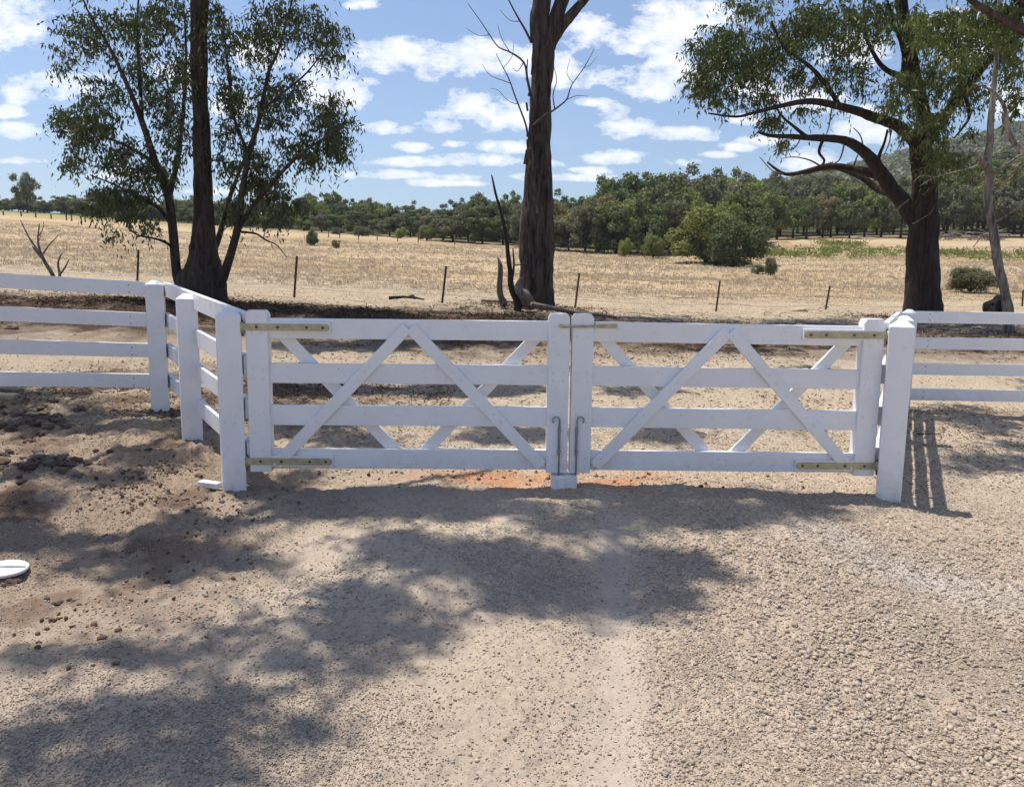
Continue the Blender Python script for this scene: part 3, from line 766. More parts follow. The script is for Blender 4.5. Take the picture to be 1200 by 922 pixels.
for fr in (.95, .62, .32):
    mb = MB(); pts = []
    for i in range(len(tops) - 1):
        A = tops[i][1].lerp(tops[i][0], fr); B = tops[i + 1][1].lerp(tops[i + 1][0], fr)
        for k in range(8):
            f_ = k / 8; p = A.lerp(B, f_); p.z -= .05 * math.sin(math.pi * f_); pts.append(p - off)
    mb.tube(pts, .0032, 4); mb.build('wire', WIRE, wf)
# far fence posts on the crest at left
ff = empty('post_fence', (0, 0, 0), 'distant line of short grey posts along the crest on the far left', 'fence')
for k, px in enumerate((4, 25, 42, 60, 78, 84, 100)):
    q = place(px, 92 - k); mb = MB(); mb.tube([q - (0, 0, .2), q + (0, 0, .5 + .1 * (k % 3))], .09, 6); mb.build('post', DEAD, ff)
ff2 = empty('post_fence', (0, 0, 0), 'distant row of thin posts before the trees beyond the small round bush', 'fence')
for k, px in enumerate((385, 398, 420, 442, 466, 490, 533)):
    q = place(px, 80 - k * .6); mb = MB(); mb.tube([q - (0, 0, .2), q + (0, 0, 1.0)], .05, 6); mb.build('post', DEAD, ff2)

# ------------------------------------------------------------------ trees
def catmull(P, sub=4):
    P = [Vector(p) for p in P]; out = []
    for i in range(len(P) - 1):
        p0 = P[max(i - 1, 0)]; p1 = P[i]; p2 = P[i + 1]; p3 = P[min(i + 2, len(P) - 1)]
        for k in range(sub):
            t = k / sub
            out.append(0.5 * ((2 * p1) + (p2 - p0) * t + (2 * p0 - 5 * p1 + 4 * p2 - p3) * t * t + (3 * p1 - p0 - 3 * p2 + p3) * t ** 3))
    out.append(P[-1]); return out
class Tree:
    def __init__(s, name, label, loc, cat='tree', group=None):
        s.root = empty(name, loc, label, cat, group); s.o = np.array(loc, float); s.nodes = []; s.rad = []
    def limb(s, pts, name='limb', bark=None, sides=10, ridge=.12, sub=5, build=True, wob=.0, node=True):
        """pts: list of (world point, radius)"""
        P = catmull([p for p, r in pts], sub); r = []
        for i in range(len(pts) - 1):
            for k in range(sub): r.append(pts[i][1] + (pts[i + 1][1] - pts[i][1]) * k / sub)
        r.append(pts[-1][1])
        if wob:
            for i in range(1, len(P) - 1):
                P[i] = P[i] + Vector(mnoise.noise_vector(P[i] * 1.7)) * wob * r[i]
        if node:
            for p, q in zip(P, r): s.nodes.append(np.array(p)); s.rad.append(q)
        if build:
            mb = MB(); mb.tube([p - Vector(s.o) for p in P], r, sides, ridge=ridge, seed=len(s.nodes)); mb.build(name, bark, s.root, smooth=True)
        return P, r
    def px(s, L, Y, f_=1.0):
        """pixel polyline [(px,py,rpx[,dY])] -> world"""
        out = []
        for q in L:
            y = Y + (q[3] if len(q) > 3 else 0); out.append((at(q[0], q[1], y), q[2] / F * y * f_))
        return out
    def foliage(s, centres, leafmat, n_tw=6, leaves_tw=9, spread=.34, llen=.12, lwid=.028, bark=None, twig=.0045, droop=.5, crown='crown', branch='branches'):
        centres = np.array(centres); nodes = np.array(s.nodes); rad = np.array(s.rad)
        d0 = np.array([np.min(np.linalg.norm(nodes - c, axis=1)) for c in centres])
        order = np.argsort(d0); mb = MB(); extra = []; ex_r = []
        N = np.vstack([nodes, np.zeros((len(centres) * 4, 3))]); RR = np.concatenate([rad, np.zeros(len(centres) * 4)]); cnt = len(nodes)
        for idx in order:
            c = centres[idx]; dd = np.linalg.norm(N[:cnt] - c, axis=1)
            pen = dd + .6 * np.maximum(0, N[:cnt, 2] - c[2])     # prefer to rise into the clump
            j = int(np.argmin(pen)); p = N[j]; ln = dd[j]
            if ln < .02: continue
            ra = min(RR[j] * .6, twig + .010 * ln); side = RNG.normal(size=3) * .10 * ln
            m1 = p + (c - p) * .35 + side + np.array([0, 0, .08 * ln]); m2 = p + (c - p) * .7 + side * .6 + np.array([0, 0, .10 * ln])
            pts = catmull([p, m1, m2, c], 2); rr = [ra + (twig * .7 - ra) * i / (len(pts) - 1) for i in range(len(pts))]
            mb.tube([q - Vector(s.o) for q in pts], rr, 5, cap=False)
            for q, r_ in ((m1, ra * .8), (m2, ra * .6), (c, twig)): N[cnt] = q; RR[cnt] = r_; cnt += 1
        if mb.v: mb.build(branch, bark, s.root, smooth=True)
        n = len(centres); k = n_tw
        cs = np.repeat(centres, k, 0); sc = RNG.uniform(.6, 1.35, (n, 1)).repeat(k, 0).reshape(-1)
        D = RNG.normal(size=(n * k, 3)); D[:, 2] *= .7; D /= np.linalg.norm(D, axis=1)[:, None]
        t = np.linspace(.12, 1, leaves_tw)[None, :, None] * spread * (sc * RNG.uniform(.5, 1.2, n * k))[:, None, None]
        P = cs[:, None, :] + D[:, None, :] * t
        P[:, :, 2] -= droop * (t[:, :, 0] ** 2) / spread
        P = P.reshape(-1, 3) + RNG.normal(size=(n * k * leaves_tw, 3)) * .018
        keep = RNG.uniform(0, 1, len(P)) < .88; P = P[keep]
        LD = RNG.normal(size=P.shape) * .55; LD[:, 2] -= 1.0
        L = llen * RNG.uniform(.6, 1.25, len(P)); Wd = lwid * RNG.uniform(.7, 1.3, len(P))
        return blades(crown, P - s.o, LD, L, Wd, leafmat, s.root, bend=.2)
def blobs(spec, Y, per=1.0):
    """(px,py,rx,ry,n[,depth,dY]) -> clump centres, filling an ellipsoid of real depth"""
    out = []
    for b in spec:
        px, py, rx, ry, n = b[:5]; dep = b[5] if len(b) > 5 else 1.0; dY = b[6] if len(b) > 6 else 0
        for k in range(int(n * per)):
            v = RNG.normal(size=3); v = v / np.linalg.norm(v) * RNG.uniform(0, 1) ** (1 / 2.4)
            out.append(at(px + v[0] * rx, py + v[1] * ry, Y + dY + v[2] * dep))
    return out

# --- left tree: trunk with a ring of leafy side stems
YA = 15.4; bA = place(236, YA)
A = Tree('gum_tree', 'gum tree with a dark trunk among leafy side stems, left of the gate', bA)
A.limb([(bA + (0, 0, -.3), .50)] + A.px([(237, 331, 26.5), (238, 316, 21.5), (238, 300, 17), (239, 280, 13.5), (239, 252, 11), (238, 228, 10.3), (237, 190, 9.5), (236, 152, 9), (234, 110, 8.8), (233, 76, 8.7), (233, 40, 8.6), (234, 5, 9.5), (234, -20, 9)], YA), 'trunk', BARK_A, 22, .16, 6)
A.limb(A.px([(234, -10, 8), (222, -60, 6), (200, -130, 5, .4), (180, -220, 3, .8)], YA), 'limb', BARK_A)
A.limb(A.px([(234, -10, 8), (246, -50, 6), (268, -130, 5, -.5), (290, -230, 3, -1)], YA), 'limb', BARK_A)
sA = [
    [(212, 333, 8), (207, 318, 6.5), (203, 273, 6), (197, 228, 5.4), (182, 190, 4.6, -.2), (167, 144, 4, -.4), (152, 106, 3, -.6), (129, 57, 2, -.8), (102, 11, 1.2, -1), (90, -30, .8, -1)],
    [(198, 232, 4), (209, 182, 3.2, .3), (216, 114, 2.3, .6), (218, 57, 1.5, .8), (215, 5, 1, 1)],
    [(167, 148, 3, -.4), (163, 76, 2, -.2), (161, 23, 1.4, 0), (165, -30, 1, 0)],
    [(200, 262, 3), (185, 243, 2.5, -.3), (163, 232, 2, -.6), (133, 216, 1.3, -.8), (105, 205, .8, -1)],
    [(205, 292, 2.2), (192, 283, 1.8, -.3), (178, 279, 1.4, -.5), (160, 275, 1, -.7), (148, 264, .6, -.8)],
    [(180, 190, 2.6, -.2), (150, 172, 1.8, -.5), (115, 160, 1.2, -.8), (85, 170, .7, -1)],
    [(258, 333, 7, -.2), (264, 318, 6, -.3), (279, 266, 5, -.4), (283, 228, 4.3, -.5), (292, 182, 3.6, -.5), (304, 137, 3, -.5), (315, 84, 2.3, -.5), (326, 60, 1.8, -.5), (340, 10, 1.2, -.5), (350, -30, .8, -.5)],
    [(279, 268, 3.6, -.4), (295, 243, 3.2, -.6), (311, 224, 2.8, -.8), (342, 190, 2.2, -1), (372, 167, 1.5, -1.1), (400, 150, .8, -1.2)],
    [(284, 272, 1.8, -.4), (300, 274, 1.4, -.6), (311, 281, 1.1, -.8), (325, 288, .8, -.9), (336, 302, .5, -1)],
    [(292, 182, 2.4, -.5), (275, 140, 1.8, -.1), (268, 90, 1.3, .2), (262, 30, .9, .4)],
    [(306, 130, 2, -.5), (330, 110, 1.5, -.7), (360, 85, 1.1, -.9), (390, 45, .7, -1)],
    [(240, 318, 5, .5), (256, 280, 4, .6), (268, 235, 3, .8), (285, 190, 2, 1.0), (300, 150, 1.2, 1.2)]]
for L in sA: A.limb(A.px(L, YA, .86), 'limb', BARK_A, 9, .10, 5)
crA = [(104, 146, 44, 30, 62), (72, 140, 14, 18, 8), (92, 40, 32, 30, 24), (124, 30, 26, 26, 18), (163, 50, 34, 48, 46), (190, 14, 34, 22, 26), (212, 92, 16, 45, 28), (152, 184, 36, 24, 42), (120, 108, 32, 20, 22),
       (142, 228, 42, 16, 48), (118, 245, 22, 10, 9), (205, 160, 24, 40, 26), (183, 115, 26, 40, 28), (262, 38, 22, 38, 24), (342, 26, 52, 30, 50), (386, 46, 26, 36, 22), (300, 50, 32, 28, 24), (322, 118, 50, 36, 58), (272, 112, 18, 48, 30),
       (388, 138, 27, 30, 44), (362, 172, 38, 24, 42), (398, 172, 18, 16, 10), (266, 182, 16, 36, 18), (305, 190, 30, 30, 34), (311, 218, 38, 16, 26), (338, 238, 22, 12, 14), (284, 246, 24, 14, 16), (86, 186, 20, 12, 10), (132, 277, 6, 8, 3), (170, 262, 18, 8, 6),
       (150, 255, 12, 8, 5), (75, 75, 14, 14, 6), (320, 258, 18, 8, 5), (235, 20, 40, 24, 14, 1.5, 1.0), (180, 205, 30, 14, 18),
       (100, -40, 60, 30, 30), (200, -60, 60, 40, 40), (330, -40, 60, 35, 36), (180, -200, 70, 60, 40, 1.5), (290, -220, 70, 60, 40, 1.5)]
A.foliage(blobs([b if len(b) > 5 else (*b, 1.1) for b in crA], YA, 1.30), LEAF_A, 5, 6, .36, .115, .032, BARK_A, .005)

# --- middle tree: bare peeling trunk
YB = 18.0; bB = place(629, YB)
B = Tree('gum_tree', 'tall gum tree with bare peeling trunk behind the meeting gate leaves', bB)
B.limb([(bB + (0, 0, -.3), .46)] + B.px([(629, 352, 21), (629, 335, 19.5), (629, 305, 20), (629, 270, 19.5), (630, 231, 17.2), (631, 195, 14.6), (632, 165, 12.8), (633, 130, 11.8), (634, 103, 11.4), (636, 75, 12), (637, 50, 12.4), (636, 32, 9), (635, 12, 4)], YB), 'trunk', BARK_B, 26, .15, 7)
B.limb(B.px([(633, 48, 11), (632, 22, 10.5), (635, 0, 10), (636, -60, 8), (620, -150, 6), (600, -260, 4)], YB), 'limb', BARK_B, 14)
B.limb(B.px([(641, 55, 10), (649, 30, 8.5), (656, 8, 7.6), (664, -20, 7), (672, -100, 5.5, -1), (680, -200, 4, -2.0)], YB), 'limb', BARK_B, 14)
B.limb(B.px([(644, 52, 8), (659, 30, 6), (676, 10, 5.2), (692, -10, 4.6), (730, -70, 3.6), (780, -150, 2.6)], YB), 'limb', BARK_B, 12)
tw = [[(620, 112, 2.6), (617, 95, 2.3, -.3), (613, 74, 1.9, -.4), (598, 62, 1.5, -.5), (584, 55, 1.1, -.5), (573, 41, .9, -.5), (562, 24, .7, -.5), (548, 4, .5, -.5)],
      [(622, 50, 2.3), (617, 38, 2, -.2), (610, 25, 1.6, -.3), (603, 12, 1.3, -.3), (594, -4, 1, -.3)],
      [(618, 160, 2), (614, 143, 1.7, -.2), (608, 122, 1.4, -.4), (599, 98, 1.1, -.5), (590, 80, .8, -.5), (581, 62, .5, -.5)],
      [(624, 148, 2), (632, 140, 2, -.9), (640, 134, 1.8, -.9), (650, 129, 1.5, -.8), (664, 117, 1.2, -.8), (670, 99, .9, -.8), (684, 80, .7, -.8), (696, 58, .4, -.8)],
      [(650, 129, 1.2, -.8), (648, 112, .9, -.8), (652, 95, .7, -.8), (649, 78, .4, -.8)],
      [(599, 98, .7, -.5), (585, 93, .6, -.5), (574, 88, .4, -.5), (566, 76, .3, -.5)], [(590, 80, .6, -.5), (600, 66, .5, -.4), (602, 48, .3, -.4)],
      [(573, 41, .6, -.5), (560, 42, .45, -.5), (546, 33, .3, -.5)], [(598, 62, .7, -.5), (588, 46, .5, -.5), (583, 28, .3, -.5)], [(664, 117, .7, -.8), (676, 112, .5, -.8), (690, 113, .3, -.8)],
      [(672, 98, .6, -.8), (664, 86, .45, -.8), (668, 70, .3, -.8)], [(608, 122, .7, -.4), (596, 118, .5, -.5), (584, 106, .4, -.5), (575, 104, .25, -.5)], [(610, 25, .8, -.3), (598, 24, .5, -.3), (586, 12, .3, -.3)], [(684, 80, .4, -.8), (692, 76, .3, -.8), (700, 66, .2, -.8)],
      [(613, 74, .9, -.4), (606, 84, .6, -.5), (600, 80, .4, -.5)]]
for L in tw: B.limb(B.px(L, YB, .68), 'dead_twig', TWIG, 6, 0, 4, wob=2.0)
B.foliage(blobs([(600, -220, 120, 90, 70, 2.2), (700, -200, 120, 90, 70, 2.2), (640, -330, 160, 90, 80, 2.5), (790, -170, 70, 50, 30, 1.5), (560, -120, 50, 40, 20, 1.2), (420, -190, 130, 70, 90, 2.2), (240, -230, 60, 50, 0, 2)], YB), LEAF_A, 6, 8, .32, .11, .03, BARK_B, .006)
# shreds of hanging bark
mb = MB()
for k in range(42):
    f_ = random.random(); py = 60 + f_ * 285; sx = random.choice((-1, 1)); cx = 631 + sx * random.uniform(2, 15); hw = 19 if py > 190 else 13.5
    rel = min(abs(cx - 631) / hw, .98); yy = YB - math.sqrt(1 - rel * rel) * hw / F * YB - .01
    a = Vector(at(cx, py, yy)); ln = random.uniform(.15, .6); b = a + Vector((random.uniform(-.05, .05), -random.uniform(.0, .05), -ln))
    mb.bar(a - Vector(bB), b - Vector(bB), random.uniform(.02, .06), .008, (random.uniform(-.4, .4), -1, 0))
mb.build('bark_strips', BARK_B, B.root)

# dead saplings and snag at its foot
def snag(name, L, Y, m, label, cat='dead wood', subs=()):
    p0 = at(L[0][0], L[0][1], Y); T = Tree(name, label, p0, cat)
    T.limb(T.px(L, Y), 'stem', m, 9, .2, 5, wob=1.0)
    for q in subs: T.limb(T.px(q, Y), 'twig', m, 6, .1, 4, wob=1.5)
    return T
snag('dead_sapling', [(606, 364, 5), (602, 345, 4.2), (598, 320, 3), (594, 295, 2.4), (590, 268, 2), (586, 245, 1.7), (580, 222, 1.3), (576, 205, .6)], 17.2, BARK_C, 'thin leaning dead sapling standing beside the middle tree trunk', subs=[[(600, 335, 1.5), (602, 310, 1.2), (601, 291, .7)], [(602, 311, .7), (611, 310, .6), (622, 310.5, .4)]])
snag('dead_stump', [(590, 357, 4.4), (588, 345, 3.6), (586, 325, 3), (585, 312, 2.6), (583, 302, .8)], 17.4, DEAD, 'short splintered dead stump left of the leaning sapling')
snag('root_butt', [(625, 362, 5), (614, 352, 7), (609, 338, 5), (611, 325, 1.6)], 17.1, DEAD, 'grey broken root butt against the foot of the middle tree')
snag('fallen_log', [(622, 357, 3.2), (650, 362, 3), (690, 369, 2.4), (722, 372, 1.4)], 16.2, DEAD, 'long grey log lying on the ground right of the middle tree')
# dead shrubs at far left
snag('dead_shrub', [(66, 334, 2.6), (60, 320, 2.1), (52, 306, 1.8), (46, 292, 1.3), (44, 278, 1), (46, 262, .6)], 13.2, DEAD, 'bare forked dead shrub behind the left fence',
     subs=[[(50, 301, 1.5), (40, 288, 1.2), (32, 275, .9), (24, 258, .5)], [(52, 306, 1.3), (44, 297, 1), (38, 289, .7)], [(50, 298, 1.1), (56, 288, .9), (64, 280, .6), (68, 276, .4)], [(46, 276, .7), (50, 266, .5), (51, 260, .3)], [(46, 290, .7), (44, 284, .5), (48, 276, .4)]])
snag('dead_shrub', [(69, 334, 2), (70, 322, 1.6), (68, 310, 1.2), (70, 302, 1), (73, 297, .5)], 13.0, DEAD, 'short bare stub to the right of the forked dead shrub', subs=[[(70, 322, 1.3), (76, 314, 1), (81, 304, .6)]])

# --- right tree
YC = 18.6; bC = place(1081, YC)
Ct = Tree('gum_tree', 'large gum tree with thick forked dark trunk on the right of the paddock', bC)
Ct.limb([(bC + (0, 0, -.3), .52)] + Ct.px([(1081, 368, 23), (1081, 352, 20.5), (1081, 325, 19), (1081, 300, 17.5), (1082, 275, 17), (1082, 255, 17), (1083, 235, 15), (1083, 206, 13), (1080, 185, 12.5), (1077, 165, 12)], YC, .94), 'trunk', BARK_C, 26, .15, 7)
lc = [
    [(1074, 262, 11), (1062, 240, 10.5), (1045, 222, 10), (1031, 202, 9), (1022, 187, 8, -.3), (1008, 174, 6.6, -.5), (990, 165, 5.4, -.7), (965, 162, 4.6, -.9), (935, 161, 3.6, -1.1), (904, 159, 2.4, -1.3), (888, 155, 1.2, -1.4)],
    [(1034, 208, 6.5), (1018, 202, 5.8, .2), (1000, 198, 5, .4), (972, 195, 4.4, .5), (945, 201, 3.4, .6), (920, 204, 2.2, .7), (899, 190, 1.2, .8)],
    [(1050, 228, 6), (1030, 222, 5, .6), (1010, 208, 4, .9), (985, 198, 3, 1.2)],
    [(1077, 172, 9), (1064, 158, 8, -.2), (1044, 144, 7, -.5), (1022, 136, 6.2, -.7), (1003, 130, 5.4, -.9), (975, 123, 4.6, -1.1), (945, 119, 4, -1.3), (916, 124, 3, -1.4), (885, 132, 2.1, -1.5), (862, 137, 1.6, -1.5), (830, 133, 1, -1.6)],
    [(985, 127, 3.4, -1), (968, 100, 3, -1.1), (953, 82, 2.7, -1.2), (935, 68, 2.2, -1.3), (918, 55, 1.8, -1.3), (904, 25, 1.2, -1.4)],
    [(1077, 170, 11), (1082, 140, 9.5, .2), (1076, 110, 9, .3), (1069, 82, 8.6, .3), (1062, 45, 8, .3), (1056, 0, 7.4, .3), (1048, -60, 6, .3), (1035, -150, 4, .3)],
    [(1072, 95, 4.4, .3), (1052, 88, 3.8, .1), (1036, 80, 3.2, -.1), (1023, 62, 2.6, -.2), (1014, 38, 2, -.3), (1012, 0, 1.2, -.3)],
    [(1058, 85, 2.6, 0), (1058, 60, 2.2, -.3), (1048, 30, 1.6, -.5), (1040, 0, 1, -.6)],
    [(1084, 172, 8), (1097, 152, 7, -.3), (1112, 130, 6.4, -.6), (1126, 112, 5.8, -.8), (1142, 92, 5, -1), (1160, 70, 4.4, -1.2), (1178, 54, 3.6, -1.3), (1200, 36, 2.6, -1.4), (1230, 10, 1.6, -1.5)],
    [(1030, 200, 3), (1030, 184, 2.4, -.3), (1036, 168, 1.8, -.5), (1040, 152, 1.4, -.6)],
    [(965, 162, 2.6, -.9), (960, 178, 1.8, -1), (966, 188, 1.6, -.9), (962, 194, 1.4, -.3)],
    [(945, 160, 2.6, -1), (930, 148, 2, -1.1), (918, 138, 1.5, -1.2), (905, 120, 1, -1.2)],
    [(1070, 242, 3, -.6), (1085, 228, 2.4, -.8), (1100, 215, 1.6, -1), (1104, 200, .8, -1)],
    [(1130, 108, 3, -.8), (1136, 135, 2.2, -.9), (1128, 150, 1.4, -1), (1118, 162, .8, -1)]]
for L in lc: Ct.limb(Ct.px(L, YC, .86), 'limb', BARK_C, 11, .13, 5, wob=.25)
dt = [[(1012, 177, 1, -.5), (1008, 160, .7, -.5), (1000, 150, .4, -.5)], [(990, 166, 1, -.7), (985, 185, .8, -.7), (976, 193, .5, -.7)], [(965, 196, 1.1, .5), (948, 188, .8, .5), (930, 184, .5, .5), (915, 186, .3, .5)],
      [(1000, 198, 1, .4), (1006, 182, .7, .4), (1014, 172, .4, .4)], [(940, 161, .8, -1.1), (930, 175, .6, -1.1), (912, 178, .4, -1.1)], [(920, 204, .9, .7), (905, 200, .6, .7), (890, 184, .4, .7)],
      [(1064, 235, 1.3, -.5), (1056, 242, 1.1, -.9), (1048, 252, .8, -1), (1036, 258, .4, -1)], [(1070, 262, 1, -.6), (1080, 256, .8, -.9), (1090, 250, .6, -.9), (1096, 240, .4, -.9)], [(975, 124, .9, -1.1), (972, 145, .7, -1.1), (968, 158, .4, -1.1)], [(1040, 144, .9, -.5), (1042, 165, .7, -.5), (1036, 182, .4, -.5)]]
for L in dt: Ct.limb(Ct.px(L, YC, 1.1), 'dead_twig', DEAD, 6, 0, 4, wob=2)
crC = [(832, 60, 28, 32, 36), (866, 58, 38, 34, 58), (820, 98, 22, 20, 20), (846, 88, 30, 24, 30), (892, 84, 28, 30, 34), (918, 50, 28, 26, 28), (938, 90, 24, 24, 20), (900, 118, 24, 14, 12), (876, 12, 28, 16, 12), (852, 118, 26, 10, 8),
       (965, 25, 42, 28, 54), (996, 62, 28, 28, 28), (940, 30, 26, 24, 24), (1030, 25, 28, 28, 34), (904, 143, 22, 10, 10), (916, 168, 10, 8, 5), (1010, 100, 14, 26, 8), (975, 95, 16, 22, 8), (1112, 52, 38, 44, 62), (1155, 30, 40, 36, 54), (1132, 98, 28, 26, 32), (1090, 95, 22, 30, 22),
       (1180, 62, 20, 34, 22), (1096, 150, 20, 20, 14), (1075, 30, 22, 30, 14), (1010, 15, 30, 20, 18), (1085, 180, 10, 14, 5), (1188, 96, 14, 24, 8),
       (1150, 116, 16, 12, 6), (960, 128, 30, 10, 6), (950, -40, 90, 40, 70, 1.8), (1060, -60, 80, 50, 60, 2), (1160, -50, 70, 40, 50, 2), (1050, -160, 120, 70, 70, 2.4), (860, -20, 30, 18, 10)]
Ct.foliage(blobs([b if len(b) > 5 else (*b, 1.3, -.5) for b in crC], YC, 1.30), LEAF_C, 5, 7, .37, .125, .034, BARK_C, .006)
Ct.foliage(blobs([(1052, 112, 24, 28, 30, .7, -1.7), (1062, 92, 18, 18, 10, .6, -1.6), (1075, 150, 22, 26, 14, .7, -1.6), (1098, 175, 22, 22, 14, .7, -1.5), (1118, 180, 26, 16, 10, .7, -1.5), (1090, 205, 16, 10, 5, .5, -1.4), (1130, 190, 20, 10, 6, .6, -1.5), (1110, 130, 24, 20, 10, .7, -1.6), (895, 8, 24, 10, 6), (1085, 20, 20, 20, 8, .8, -1.6)], YC), LEAF_Y, 5, 6, .26, .135, .032, BARK_C, .004, crown='young_sunlit_shoots', branch='shoot_stems')

# --- slender pale tree, black stump at its foot
YD = 16.4; bD = place(1182, YD)
D_ = Tree('slender_gum', 'slender tree with pale flaking trunk right of the large gum', bD)
D_.limb([(bD + (0, 0, -.2), .11)] + D_.px([(1181, 362, 8), (1178, 345, 7.2), (1172, 318, 6.8), (1168, 295, 6.8), (1164, 270, 6.8), (1160, 250, 6.2), (1158, 228, 6), (1160, 205, 6), (1157, 188, 6), (1160, 165, 5.4), (1161, 140, 5), (1163, 118, 4.2), (1166, 90, 3.6), (1168, 50, 3), (1172, -10, 2.4), (1178, -80, 1.6)], YD, .72), 'trunk', BARK_D, 14, .16, 5, wob=.35)
for L in ([(1158, 192, 4), (1150, 190, 3, -.2), (1144, 180, 1.8, -.3), (1146, 174, .8, -.3)], [(1162, 262, 1.6), (1176, 255, 1.3, -.2), (1190, 245, 1.1, -.3), (1206, 236, .9, -.3)], [(1160, 205, 1.8), (1176, 196, 1.5, -.3), (1194, 184, 1.3, -.4), (1212, 180, 1, -.4)],
          [(1168, 290, 1, 0), (1156, 276, .8, -.2), (1148, 280, .6, -.2), (1140, 290, .4, -.2)], [(1157, 186, 1, 0), (1140, 196, .9, -.3), (1118, 202, .7, -.4), (1096, 208, .5, -.4), (1078, 218, .4, -.4)],
          [(1096, 208, .5, -.4), (1080, 206, .4, -.4), (1070, 214, .3, -.4)], [(1157, 186, .9, 0), (1136, 180, .7, -.3), (1112, 178, .5, -.3)]):
    D_.limb(D_.px(L, YD), 'limb', BARK_D, 7, .1, 4, wob=1.5)
D_.foliage(blobs([(1168, 20, 30, 26, 10, .7), (1176, -60, 50, 40, 30, 1), (1120, 182, 24, 10, 5, .4), (1146, 160, 14, 14, 4, .4)], YD), LEAF_C, 5, 7, .25, .11, .028, BARK_D, .004)
ps = place(1169, 18.6)
o = bpy.data.objects.new('burnt_stump', lump('burnt_stump', 1, CHAR, 3.3, 1.0, 4, .22)); C.objects.link(o)
pt = at(1170, 347, 18.6); hh = (pt[2] - ps[2]); o.location = (ps[0], ps[1], ps[2] + hh * .4); o.scale = (.29, .27, hh * .62); tag(o, 'burnt black stump at the foot of the slender pale tree', 'stump')

# --- tree out of frame on the right whose limbs reach in at the top right corner
YE = 11.0; bE = np.array([8.9, YE, gz(8.9, YE)])
E = Tree('gum_tree', 'gum tree just outside the right edge, reaching bare pale limbs in', bE)
E.limb([(bE + (0, 0, -.3), .34), (bE + (0, 0, 1), .28), (bE + (-.1, 0, 3), .24), (bE + (-.05, 0, 5), .2), (bE + (.1, 0, 7), .14), (bE + (.2, 0, 10), .07)], 'trunk', BARK_A, 18)
E.limb([(bE + (-.1, 0, 2.6), .10), (bE + (-.6, -.1, 2.75), .08)] + E.px([(1240, 190, 4.6, -.1), (1212, 182, 4.2, -.2), (1196, 176, 3.8, -.2), (1186, 164, 3.6, -.2), (1180, 150, 3.3, -.2), (1177, 128, 2.8, -.2), (1168, 112, 2.2, -.2), (1156, 103, 1.4, -.2), (1140, 98, .7, -.2)], YE, .8), 'limb', BARK_D, 9, .08, 4, wob=.5)
E.limb([(bE + (-.05, 0, 4.4), .13), (bE + (-.9, -.2, 4.5), .1)] + E.px([(1250, 62, 8, -.3), (1205, 38, 7, -.4), (1170, 20, 5.4, -.5), (1140, 2, 4, -.6), (1100, -30, 3, -.7), (1040, -60, 2, -.9)], YE, .8), 'limb', BARK_A, 10)
E.limb([(bE + (0, 0, 5), .12)] + E.px([(1240, 20, 7, -.2), (1205, 6, 6.4, -.3), (1180, -12, 5.4, -.4), (1120, -60, 3, -.4)], YE, .8), 'limb', BARK_A, 10)
E.foliage(list(blobs([(1190, 14, 22, 12, 8, .5), (1170, -50, 60, 30, 30, 1), (1260, -60, 80, 60, 50, 1.5), (1196, 118, 8, 20, 3, .3), (1080, -60, 50, 20, 14, .8), (1300, 60, 60, 60, 30, 1.2)], YE)) + [bE + RNG.normal(size=3) * (1.5, 1.4, 1.3) + (.2, 0, 9) for k in range(150)], LEAF_C, 6, 8, .3, .12, .03, BARK_A, .006)

E.foliage(blobs([(1188, 60, 22, 40, 9, .6), (1165, 22, 34, 22, 14, .6), (1120, 20, 40, 18, 11, .6), (1092, 60, 26, 30, 8, .6), (1196, 110, 12, 26, 3, .5), (1070, 20, 30, 14, 5, .6), (1140, 70, 26, 24, 6, .6)], YE), LEAF_Y, 5, 7, .22, .12, .026, BARK_A, .003, crown='young_sunlit_shoots', branch='shoot_stems')  # near leaves in sun, the sunlight put into a brighter leaf colour

